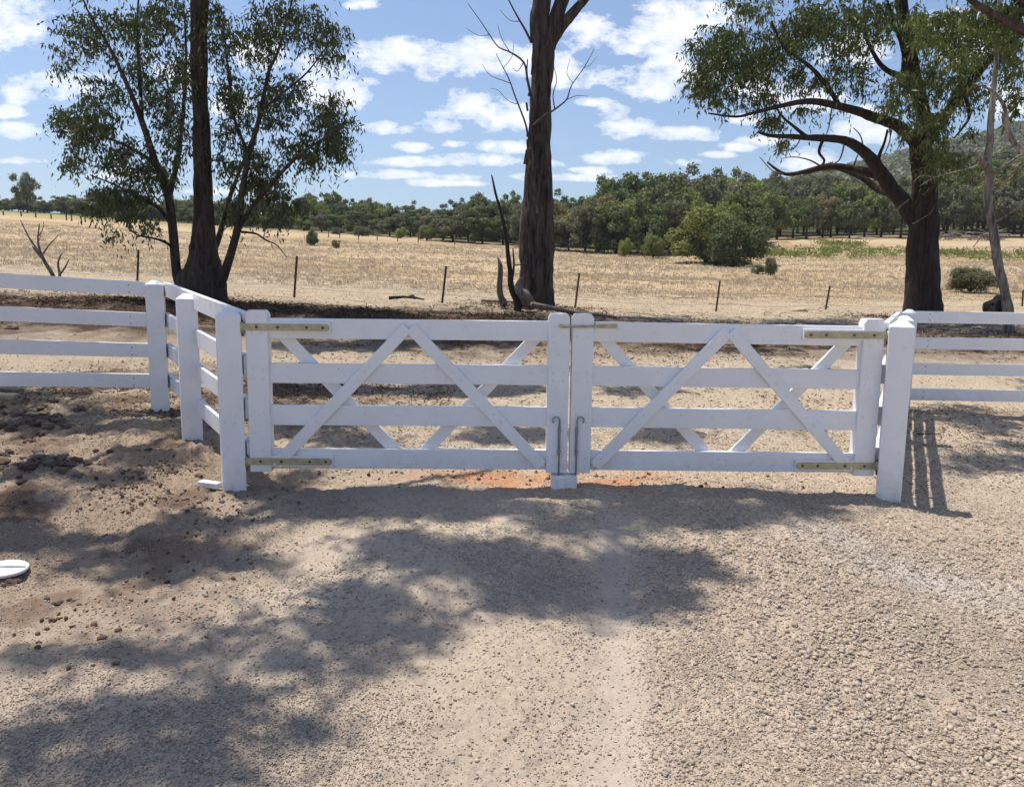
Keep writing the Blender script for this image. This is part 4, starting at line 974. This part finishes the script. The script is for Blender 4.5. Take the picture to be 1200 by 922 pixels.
# --- big tree out of frame on the left whose crown overhangs and dapples the drive
bG = np.array([-6.9, 3.8, gz(-6.9, 3.8)])
Gt = Tree('gum_tree', 'big gum tree outside the left edge, its crown overhanging the driveway', bG)
Gt.limb([(bG + (0, 0, -.3), .46), (bG + (0, 0, 1), .38), (bG + (.1, 0, 3), .33), (bG + (.3, .1, 5), .28), (bG + (.8, .4, 7), .2), (bG + (1.2, .8, 9), .12)], 'trunk', BARK_A, 18)
SH = [  # shadow patches on the ground: (px,py,rx,ry,n,h)
    (520, 588, 115, 13, 30, 7.6), (400, 592, 80, 12, 14, 7.4), (330, 578, 50, 6, 6, 7.4), (480, 640, 60, 8, 6, 7.4), (560, 655, 110, 13, 26, 7.5), (640, 680, 70, 18, 24, 7.6), (770, 655, 90, 12, 16, 7.9), (760, 700, 40, 10, 5, 7.6),
    (810, 598, 120, 18, 30, 8.0), (700, 610, 60, 10, 6, 8), (930, 590, 50, 10, 7, 8.2),
    (230, 655, 95, 16, 18, 7.0), (130, 640, 60, 16, 6, 6.8), (30, 628, 50, 14, 9, 6.6), (240, 612, 50, 9, 5, 7),
    (450, 722, 70, 17, 18, 7.2), (400, 768, 60, 16, 8, 7.2), (300, 738, 50, 8, 3, 7), (200, 775, 70, 12, 8, 6.9), (265, 812, 50, 10, 5, 6.8), (120, 835, 60, 10, 6, 6.8), (330, 840, 40, 14, 4, 6.8), (200, 862, 80, 12, 8, 6.6), (90, 895, 80, 14, 8, 6.6), (260, 905, 60, 12, 5, 6.6), (50, 775, 40, 9, 3, 6.6), (420, 700, 40, 8, 4, 7),
    (110, 500, 120, 10, 16, 7), (190, 535, 60, 10, 8, 7), (40, 468, 70, 8, 10, 7), (30, 590, 50, 10, 6, 7), (130, 560, 50, 8, 5, 7), (330, 560, 40, 8, 3, 7.4),
    (400, 408, 90, 5, 22, 7.4), (530, 404, 110, 4, 16, 7.6), (370, 455, 70, 8, 20, 7.5), (540, 458, 110, 7, 26, 7.6), (420, 515, 50, 7, 8, 7.5), (360, 500, 60, 8, 6, 7.4), (600, 508, 60, 9, 8, 7.8), (760, 455, 50, 9, 5, 7.8), (790, 508, 40, 8, 5, 7.8), (900, 405, 110, 6, 8, 8), (960, 440, 40, 8, 3, 8), (960, 500, 40, 8, 3, 8),
    (1140, 492, 60, 7, 10, 7), (1165, 545, 50, 7, 5, 7), (1120, 480, 60, 6, 6, 7), (1200, 525, 30, 8, 4, 7), (1140, 405, 60, 6, 6, 7.5), (60, 480, 90, 9, 8, 7), (210, 500, 50, 9, 6, 7), (60, 560, 60, 9, 6, 7), (640, 430, 60, 5, 4, 7.8), (420, 385, 80, 4, 5, 7.5), (1180, 500, 30, 6, 4, 7)]
cen = []
for (px, py, rx, ry, n, h) in SH:
    g0 = hit(px, py); gx = hit(px + rx, py) - g0; gy = hit(px, py + ry) - g0
    for k in range(int(n * (1.15 if h > 7.3 else .62 if py > 720 else 1) * (4.2 if py < 515 and 300 < px < 1100 else 2.6 if py < 475 or px > 1100 else 1.9 if py < 560 else 1.5 if py < 710 else 1.15))):
        v = RNG.normal(size=2); v = v / np.linalg.norm(v) * RNG.uniform(0, 1) ** .6
        g = g0 + gx * v[0] + gy * v[1]; hh = h + RNG.normal() * .5
        cen.append(g + SUN * (hh / SUN[2]))
limbsG = [[(5.0, (.3, .1), .17), (6.2, (1.6, .9), .11), (6.9, (2.9, 1.7), .07), (7.3, (4.2, 2.2), .035)], [(6.0, (.5, .2), .12), (7.0, (1.4, -.1), .08), (7.0, (2.4, -.3), .04)],
          [(5.6, (.5, .2), .12), (6.8, (1.2, 1.8), .08), (7.4, (2.2, 4.0), .04), (7.5, (3.0, 6.0), .025)], [(6.9, (2.9, 1.7), .05), (7.3, (4.6, 3.0), .035), (7.6, (6.0, 3.6), .02)]]
for L in limbsG: Gt.limb([(bG + (q[0], q[1], z), r) for z, q, r in L], 'limb', BARK_A, 9, wob=.4)
Gt.foliage(cen, LEAF_A, 9, 9, .27, .13, .040, BARK_A, .005)

# ------------------------------------------------------------------ background trees (each a thing, meshes shared per variety)
def far_variety(k, h=8.0, kind='tree', mat=None, dens=1.0, full=0.0):
    """returns list of template meshes (trunk, crown) with base at origin"""
    rs = np.random.RandomState(100 + k); mb = MB(); lobes = []
    if kind == 'tree':
        n = rs.randint(4, 7); tb = h * rs.uniform(.22, .34)
        mb.tube([(0, 0, -.6), (0.05, 0, tb * .5), (.1, .05, tb)], [.22, .17, .14], 8)
        for i in range(n):
            a = i * 2.4 + rs.uniform(-.5, .5); rr = h * rs.uniform(.12, .30); zt = h * rs.uniform(.55, .84)
            e = np.array([math.cos(a) * rr, math.sin(a) * rr, zt]); m_ = np.array([math.cos(a) * rr * .45, math.sin(a) * rr * .45, (tb + zt) * .5])
            mb.tube([(.1, .05, tb * .95), m_, e], [.12, .08, .03], 6); 
            for q in range(rs.randint(3, 6)):
                lobes.append((e + rs.normal(size=3) * h * np.array([.09, .09, .09]), h * rs.uniform(.06, .12)))
        lobes.append((np.array([rs.normal() * .3, rs.normal() * .3, h * .76]), h * .14))
        for q in range(rs.randint(4, 8) if full < .5 else 16):
            a = rs.uniform(0, 6.28); lobes.append((np.array([math.cos(a) * h * .27, math.sin(a) * h * .27, h * (rs.uniform(.30, .55) if full < .5 else rs.uniform(.10, .6))]) * np.array([rs.uniform(.5, 1.1), rs.uniform(.5, 1.1), 1]), h * rs.uniform(.08, .13)))
    else:
        mb.tube([(0, 0, -.3), (0, 0, h * .4)], [.1, .05], 6)
        for a in (1.0, 3.1, 5.2): mb.tube([(0, 0, 0), (math.cos(a) * h * .25, math.sin(a) * h * .25, h * .5)], [.07, .02], 5)
        for i in range(24):
            v = rs.normal(size=3); v /= np.linalg.norm(v); v *= rs.uniform(.3, 1) ** .5
            lobes.append((np.array([v[0] * h * .42, v[1] * h * .42, h * .44 + v[2] * h * .40]), h * rs.uniform(.11, .19)))
    P = []; N = []; S = []
    for c, r in lobes:
        m_ = int(330 * dens * (r / (h * .12)) ** 2); v = rs.normal(size=(m_, 3)); v /= np.linalg.norm(v, axis=1)[:, None]
        v[:, 2] = np.where(v[:, 2] < -.75, -v[:, 2] * .6, v[:, 2]); rad = r * rs.uniform(.5, 1.08, (m_, 1)) * (1 + .25 * np.sin(v[:, :1] * 7 + c[0]) * np.cos(v[:, 1:2] * 6))
        P.append(c + v * rad * np.array([1.0, 1.0, 1.12])); N.append(v)
    P = np.vstack(P); N = np.vstack(N)
    n = len(P); nr = N + rs.normal(size=(n, 3)) * .55; nr /= np.linalg.norm(nr, axis=1)[:, None]
    a = np.cross(nr, rs.normal(size=(n, 3))); a /= np.linalg.norm(a, axis=1)[:, None]; b = np.cross(nr, a)
    s = (h / 8.0) * rs.uniform(.09, .21, (n, 1)) * (1.0 if kind == 'tree' else .9)
    V = np.stack([P - a * s * 1.2, P - b * s * .6, P + a * s * 1.2, P + b * s * .6], 1).reshape(-1, 3); Fq = np.arange(n * 4).reshape(n, 4)
    return mb, V, Fq
class FarKind:
    def __init__(s, k, name, kind, mat, h=8.0, bark=BARK_A, dens=1.0, full=0.0):
        s.h = h; s.name = name; s.mb, s.V, s.F = far_variety(k, h, kind, mat, dens, full); s.mat = mat; s.bark = bark; s.src = None; s.cat = 'tree' if kind == 'tree' else 'bush'
    def put(s, loc, height, label, group=None, rot=None, wide=1.0):
        if s.src is None:
            r = bpy.data.objects.new(s.name, None); C.objects.link(r)
            t = s.mb.build('trunk' if s.cat == 'tree' else 'stems', s.bark, r, smooth=True); c = np_obj('crown', s.V, s.F, s.mat, r); s.src = (r, [t, c])
        else:
            r = copy_tree(s.src[0], s.src[1])
        k = height / s.h; r.location = [float(q) for q in loc]; r.scale = (k * wide, k * wide, k); r.rotation_euler = (0, 0, rot if rot is not None else random.uniform(0, 6.28))
        if 'group' in r: del r['group']
        tag(r, label, s.cat, group); return r
kinds = []
for k in range(8):
    kinds.append(FarKind(k, 'far_gum_tree', 'tree', FL[[0, 1, 2, 3, 1, 0, 4, 2][k]]))
full = []
for k in range(8):
    full.append(FarKind(k + 30, 'far_gum_tree', 'tree', FL[[0, 1, 2, 3, 1, 0, 4, 2][k]], full=1.0))
bushk = [FarKind(20, 'bush', 'bush', FL[2], 3.0, dens=1.5), FarKind(21, 'bush', 'bush', FL[1], 3.0), FarKind(22, 'bush', 'bush', FL[5], 3.0), FarKind(23, 'bush', 'bush', FL[3], 3.0)]
names = ['mid green', 'grey green', 'bright green', 'dark green', 'pale grey green', 'dense mid green', 'bronze tinged', 'light green']
def zone(px):
    if px < 330: return 'behind the left gum tree', 'left'
    if px < 610: return 'left of the middle trunk', 'centre left'
    if px < 800: return 'right of the middle trunk', 'centre right'
    if px < 1075: return 'left of the forked gum', 'right'
    return 'right of the forked gum', 'far right'
SK = [(-150, 228), (0, 232), (30, 228), (60, 236), (100, 232), (130, 224), (160, 236), (200, 236), (300, 234), (335, 236), (360, 226), (400, 224), (430, 230), (465, 236), (500, 240), (520, 232), (545, 224), (565, 224), (590, 226), (650, 226), (680, 226), (700, 216), (722, 206), (745, 212), (762, 198), (790, 193), (815, 205), (850, 202), (880, 196), (905, 200), (940, 195), (965, 192), (1000, 204), (1040, 198), (1100, 188), (1150, 178), (1200, 165), (1350, 160)]
EDGE = [(-150, 112), (0, 110), (300, 100), (450, 90), (600, 76), (750, 68), (880, 70), (900, 86), (1200, 91), (1350, 92)]
def iv(T, x): return float(np.interp(x, [t[0] for t in T], [t[1] for t in T]))
cnt = 0
for row, (dY, lift, step) in enumerate(((1.0, 17, 19), (10, 6, 20), (22, 0, 22), (40, 2, 30))):
    px = -110 + row * 6
    while px < 1330:
        jit = random.uniform(-5, 5); Y = iv(EDGE, px) + dY + random.uniform(-1.5, 2.5)
        b = place(px + jit, Y); top = iv(SK, px + jit) + lift * (1.5 if px > 880 and row == 0 else 1) + random.uniform(-5, 9)
        t = at(px + jit, top, Y); H = t[2] - b[2]
        if px < 330: H *= 1.15
        k = random.choice((0, 1, 3, 5, 4, 2) if px < 620 else (0, 2, 5, 7, 1, 3, 6) if px < 900 else (1, 4, 4, 0, 5, 7, 6))
        zt, zg = zone(px)
        rowt = ('front of', 'second row of', 'third row of', 'rear of')[row]
        if H > 1.5:
            (full if (px < 880 or row > 0 and random.random() < .6) else kinds)[k].put(b, H * .90, f'{names[k]} tree {rowt} the line {zt}', f'far trees, {rowt} the tree line, {zg}', wide=random.uniform(.85, 1.15) if H > 6 else random.uniform(1.0, 1.3) if H > 3.5 else random.uniform(1.5, 2.2)); cnt += 1
        px += step * random.uniform(.75, 1.3) * (.5 if px < 330 else 1)
print('far trees', cnt)
# the tall loose tree on the left skyline
b = place(32, 108); kinds[1].put(b, at(32, 202, 108)[2] - b[2], 'thin crowned tree standing above the left skyline', wide=.85, rot=1.0)
b = place(725, 82); kinds[5].put(b, at(725, 201, 82)[2] - b[2], 'round topped tree rising above the tree line right of the middle trunk', wide=1.0, rot=2.0)
b = place(790, 74); kinds[0].put(b, at(790, 193, 74)[2] - b[2], 'tallest dark tree of the line, left of the large round bush', wide=1.0, rot=0.4)
# individual bushes
def bush(k, px, py_b, Y, py_t, wide, label, cat='bush', rot=None):
    b = place(px, Y); H = at(px, py_t, Y)[2] - b[2]; bushk[k].put(b, max(H, .3), label, wide=wide, rot=rot)
bush(3, 368, 289, 62, 268, .95, 'small round dark bush alone in the paddock right of the left tree')
bush(1, 394, 290, 60, 280, 1.1, 'tiny grey green shrub beside the small round dark bush')
bush(2, 470, 280, 86, 264, 1.3, 'bright yellow green bush at the foot of the tree line')
bush(1, 425, 277, 88, 264, 2.0, 'low grey green shrub at the tree line foot right of the round bush')
bush(1, 395, 275, 90, 266, 2.0, 'pale low shrub at the tree line foot directly above the round bush')
bush(0, 500, 282, 82, 262, 1.2, 'mid green shrub at the tree line foot right of the bright bush')
bush(2, 732, 300, 66, 275, .8, 'bright lime bush in front of the trees right of the middle trunk')
bush(0, 765, 300, 64, 272, .9, 'upright green bush between the lime bush and the large round bush')
for (k, px, Y, pt_, wd, lb) in ((0, 828, 56, 238, 1.45, 'large round bush with bright top at the paddock edge'), (3, 860, 53, 252, 1.35, 'darker green half of the large bush pair, right of the bright topped bush'), (3, 838, 55, 270, 1.3, 'dark low bush filling the gap under the large round bush')):
    bush(k, px, 310, Y, pt_, wd, lb)
bush(1, 1137, 328, 30, 309, 1.8, 'low green shrub in the grass left of the slender pale tree')
bush(1, 903, 308, 44, 299, .7, 'pale sapling just right of the large bush pair')
bush(1, 888, 312, 45, 309, 1.5, 'sparse grey tuft at the right foot of the large bush pair')
for i, px in enumerate((1120, 1150, 1090)):
    bush((1, 3, 0)[i], px, 280, 88, 268, 1.8, ('pale undergrowth bush', 'dark undergrowth bush', 'green undergrowth bush')[i] + ' at the tree line foot right of the forked gum')
# heap of pale fallen branches by the trees at right
T = Tree('brush_heap', 'heap of grey fallen branches before the trees right of the forked gum', place(1128, 84), 'brush heap')
mb = MB()
for k in range(70):
    a = T.o + np.array([RNG.uniform(-3.5, 4.5), RNG.uniform(-1, 1), RNG.uniform(0, .7)]); d = RNG.normal(size=3) * (1.2, .6, .45)
    mb.tube([a - T.o, a - T.o + d * .5 + (0, 0, .1), a - T.o + d], [.06, .045, .02], 5)
mb.build('branches', simple('bleached_wood', (.30, .25, .22), .9), T.root)

# forested hill as one mass
def hill_woods():
    n = 1500; px = RNG.uniform(820, 1500, n); Y = RNG.uniform(150, 470, n); Ps = []; Ns = []; Ss = []
    for a, y in zip(px, Y):
        b = place(a, y); 
        for q in range(3):
            r = RNG.uniform(2.0, 3.6); c = b + np.array([RNG.normal() * 2.2, RNG.normal() * 2.2, RNG.uniform(3.5, 7)])
            v = RNG.normal(size=(60, 3)); v /= np.linalg.norm(v, axis=1)[:, None]; v[:, 2] = np.where(v[:, 2] < -.2, -v[:, 2], v[:, 2])
            Ps.append(c + v * r * RNG.uniform(.75, 1.05, (60, 1)) * (1, 1, .8)); Ns.append(v)
    P = np.vstack(Ps); N = np.vstack(Ns); n = len(P); N = N + RNG.normal(size=(n, 3)) * .45; N /= np.linalg.norm(N, axis=1)[:, None]
    a = np.cross(N, RNG.normal(size=(n, 3))); a /= np.linalg.norm(a, axis=1)[:, None]; b = np.cross(N, a); s = RNG.uniform(.45, .95, (n, 1))
    V = np.stack([P - a * s, P - b * s * .7, P + a * s, P + b * s * .7], 1).reshape(-1, 3)
    tag(np_obj('woods', V, np.arange(n * 4).reshape(n, 4), FL[1]), 'far gum woodland covering the hill beyond the tree line', 'woods', kind='stuff')
hill_woods()

# ------------------------------------------------------------------ air
def haze():
    mb = MB(); mb.box((0, 0, 0), (1560, 1560, 160)); hm = M('haze_air'); t = NT(hm)
    v = t.new('ShaderNodeVolumePrincipled'); v.inputs['Color'].default_value = (.86, .92, 1, 1); v.inputs['Density'].default_value = .0003; v.inputs['Anisotropy'].default_value = .2
    o = t.new('ShaderNodeOutputMaterial'); t.link(v.outputs[0], o.inputs['Volume'])
    b = mb.build('haze', hm); b.location = (0, 0, 140); tag(b, 'thin pale summer haze filling the air over the paddock', 'haze', kind='stuff')
    zs = [v_.co.z for v_ in bpy.data.objects['ground'].data.vertices]; lo_, hi_ = min(zs), max(zs) + 25
    b.scale = (1, 1, (hi_ - lo_ + 2) / 160); b.location = (0, 0, (lo_ - 1 + hi_ + 1) / 2); print('haze', lo_, hi_)
haze()

# ------------------------------------------------------------------ world
def world():
    w = bpy.data.worlds.new('World'); scene.world = w; t = NT(w)
    sky = t.new('ShaderNodeTexSky', sky_type='NISHITA', sun_disc=False)
    sky.sun_elevation = math.asin(SUN[2]); sky.sun_rotation = math.atan2(SUN[0], SUN[1]); sky.air_density = 1.0; sky.dust_density = 1.3; sky.ozone_density = 1.5
    tc = t.new('ShaderNodeTexCoord').outputs['Generated']
    sep = t.new('ShaderNodeSeparateXYZ'); t.link(tc, sep.inputs[0])
    y = t.math('MAXIMUM', sep.outputs['Y'], .02)
    u = t.math('DIVIDE', sep.outputs['X'], y); v = t.math('DIVIDE', sep.outputs['Z'], y)
    cmb = t.new('ShaderNodeCombineXYZ'); t.link(u, cmb.inputs[0]); t.link(v, cmb.inputs[1]); uv = cmb.outputs[0]
    # warp
    nz = t.new('ShaderNodeTexNoise'); nz.inputs['Scale'].default_value = 19; nz.inputs['Detail'].default_value = 8; nz.inputs['Roughness'].default_value = .62
    mp = t.new('ShaderNodeMapping'); mp.inputs['Scale'].default_value = (.7, 1.25, 1); t.link(uv, mp.inputs[0]); t.link(mp.outputs[0], nz.inputs['Vector'])
    f1 = nz.outputs['Fac']
    def uvof(px, py):
        d = fwd + (px - 600) / F * RT + (461 - py) / F * UP; return d[0] / d[1], d[2] / d[1]
    CL = [(490, 66, 80, 24), (560, 70, 70, 22), (620, 76, 70, 22), (655, 82, 35, 20), (560, 128, 48, 24), (600, 138, 44, 20), (520, 142, 44, 16), (450, 150, 40, 8), (740, 38, 95, 30), (800, 20, 70, 30), (780, 60, 40, 34), (690, 30, 40, 22), (540, 208, 34, 5), (640, 192, 30, 6), (690, 200, 26, 5), (480, 172, 26, 6), (530, 168, 18, 5), (840, 182, 24, 5), (870, 172, 26, 6), (12, 130, 26, 8),
          (715, 88, 34, 16), (770, 100, 50, 18), (810, 90, 50, 22), (720, 130, 26, 12), (735, 150, 38, 12), (795, 157, 45, 9), (725, 184, 52, 9), (780, 190, 50, 7), (600, 172, 42, 9), (560, 188, 60, 8), (480, 190, 60, 6), (450, 205, 70, 6),
          (20, 28, 48, 30), (-30, 20, 60, 40), (60, 100, 46, 18), (25, 112, 26, 13), (100, 98, 50, 16), (25, 154, 34, 10), (20, 188, 40, 5), (410, 110, 38, 22), (390, 118, 34, 18), (425, 4, 26, 8), (370, 95, 44, 30), (300, 60, 40, 26), (270, 120, 30, 20), (215, 90, 40, 18),
          (655, 208, 60, 6), (520, 214, 70, 5), (700, 120, 30, 6), (960, 190, 60, 16), (940, 120, 50, 16), (1010, 150, 50, 22), (1130, 40, 60, 30), (1180, 120, 40, 26), (1000, 60, 50, 20), (880, 140, 30, 7), (900, 165, 36, 8), (150, 205, 60, 7), (260, 225, 60, 6), (880, 100, 40, 18)]
    acc = None
    for (px, py, rx, ry) in CL:
        cu, cv = uvof(px, py); su = F / (rx * .90); sv = F / (ry * .92)
        m = t.new('ShaderNodeVectorMath', operation='MULTIPLY_ADD'); t.link(uv, m.inputs[0]); m.inputs[1].default_value = (su, sv, 0); m.inputs[2].default_value = (-cu * su, -cv * sv, 0)
        ln = t.new('ShaderNodeVectorMath', operation='DOT_PRODUCT'); t.link(m.outputs[0], ln.inputs[0]); t.link(m.outputs[0], ln.inputs[1])
        val = t.math('SUBTRACT', 1.0, ln.outputs['Value'])
        if acc is None: acc = val
        else: acc = t.math('SMOOTH_MAX', acc, val, .35)
    acc = t.math('MAXIMUM', acc, -1.1)
    # clouds elsewhere in the sky (seen by reflection and from other sides)
    front = t.mapr(sep.outputs['Y'], .05, .35)
    zz = t.math('MAXIMUM', sep.outputs['Z'], .04); pu = t.math('DIVIDE', sep.outputs['X'], zz); pv = t.math('DIVIDE', sep.outputs['Y'], zz)
    c2 = t.new('ShaderNodeCombineXYZ'); t.link(pu, c2.inputs[0]); t.link(pv, c2.inputs[1])
    back = t.mapr(t.noise(.7, 3, vec=c2.outputs[0]), .52, .75, -1.4, .4)
    # wispy small clouds low down
    low = t.mapr(t.noise(9, 5, .6, vec=(lambda q: (t.link(uv, q.inputs[0]), q)[1].outputs[0])(t.new('ShaderNodeMapping'))), .5, .75, -1.3, .35)
    for n in t.n:
        if n.type == 'MAPPING' and abs(n.inputs['Scale'].default_value[1] - 1.0) < 1e-6: n.inputs['Scale'].default_value = (.6, 3.4, 1)
    low = t.math('SUBTRACT', low, t.mapr(v, .17, .30, 0, 1.2))
    acc = t.math('MAXIMUM', acc, low)
    a2 = t.math('ADD', t.math('MULTIPLY', acc, front), t.math('MULTIPLY', back, t.math('SUBTRACT', 1.0, front)))
    dens = t.math('ADD', a2, t.math('MULTIPLY', t.math('SUBTRACT', f1, .5), 5.5))
    dens = t.math('ADD', dens, t.math('MULTIPLY', t.math('SUBTRACT', t.noise(58, 5, .65, vec=mp.outputs[0]), .5), 2.6))
    cov = t.mapr(dens, .0, 1.15); cov = t.math('POWER', cov, .8)
    # relief: same noise sampled a little lower against here -> lit tops, soft grey bases
    mp2 = t.new('ShaderNodeMapping'); mp2.inputs['Scale'].default_value = (.7, 1.25, 1); mp2.inputs['Location'].default_value = (.006, .022, 0); t.link(uv, mp2.inputs[0])
    nz2 = t.new('ShaderNodeTexNoise'); nz2.inputs['Scale'].default_value = 19; nz2.inputs['Detail'].default_value = 5; nz2.inputs['Roughness'].default_value = .62; t.link(mp2.outputs[0], nz2.inputs['Vector'])
    rel = t.math('SUBTRACT', f1, nz2.outputs['Fac']); sh = t.mapr(rel, -.10, .10)
    thick = t.mapr(dens, .3, 1.6)
    ccol = t.mix(t.math('MULTIPLY', thick, t.math('SUBTRACT', 1.0, t.math('MULTIPLY', sh, .8))), (11.2, 11.4, 11.8), (8.6, 9.1, 10.3))
    tint = t.mix(1.0, sky.outputs[0], (1.20, 1.29, 1.43), 'MULTIPLY')
    c = t.mix(t.math('MULTIPLY', cov, .95), tint, ccol)
    bg = t.new('ShaderNodeBackground'); bg.inputs['Strength'].default_value = .090; t.link(c, bg.inputs[0])
    o = t.new('ShaderNodeOutputWorld'); t.link(bg.outputs[0], o.inputs[0])
    w.cycles.sampling_method = 'MANUAL'; w.cycles.sample_map_resolution = 512
world()
ld = bpy.data.lights.new('sun', 'SUN'); ld.energy = 4.7; ld.angle = math.radians(.55); ld.color = (1, .945, .855)
lo = bpy.data.objects.new('sun', ld); C.objects.link(lo); lo.rotation_euler = Vector(-SUN).to_track_quat('-Z', 'Y').to_euler(); lo.location = (0, 0, 30)

cam = bpy.data.cameras.new('camera'); co = bpy.data.objects.new('camera', cam); C.objects.link(co)
cam.sensor_width = 36; cam.lens = F * 36 / 1200; cam.clip_end = 4000; cam.clip_start = .05
Mx = Matrix(((RT[0], UP[0], -fwd[0], CAM[0]), (RT[1], UP[1], -fwd[1], CAM[1]), (RT[2], UP[2], -fwd[2], CAM[2]), (0, 0, 0, 1)))
co.matrix_world = Mx; scene.camera = co
scene.view_settings.view_transform = 'Standard'; scene.view_settings.look = 'None'; scene.view_settings.exposure = 0.24; scene.view_settings.gamma = 1
scene.cycles.max_bounces = 6; scene.cycles.transparent_max_bounces = 4
scene.cycles.diffuse_bounces = 3; scene.cycles.glossy_bounces = 2; scene.cycles.transmission_bounces = 3
scene.cycles.use_denoising = True
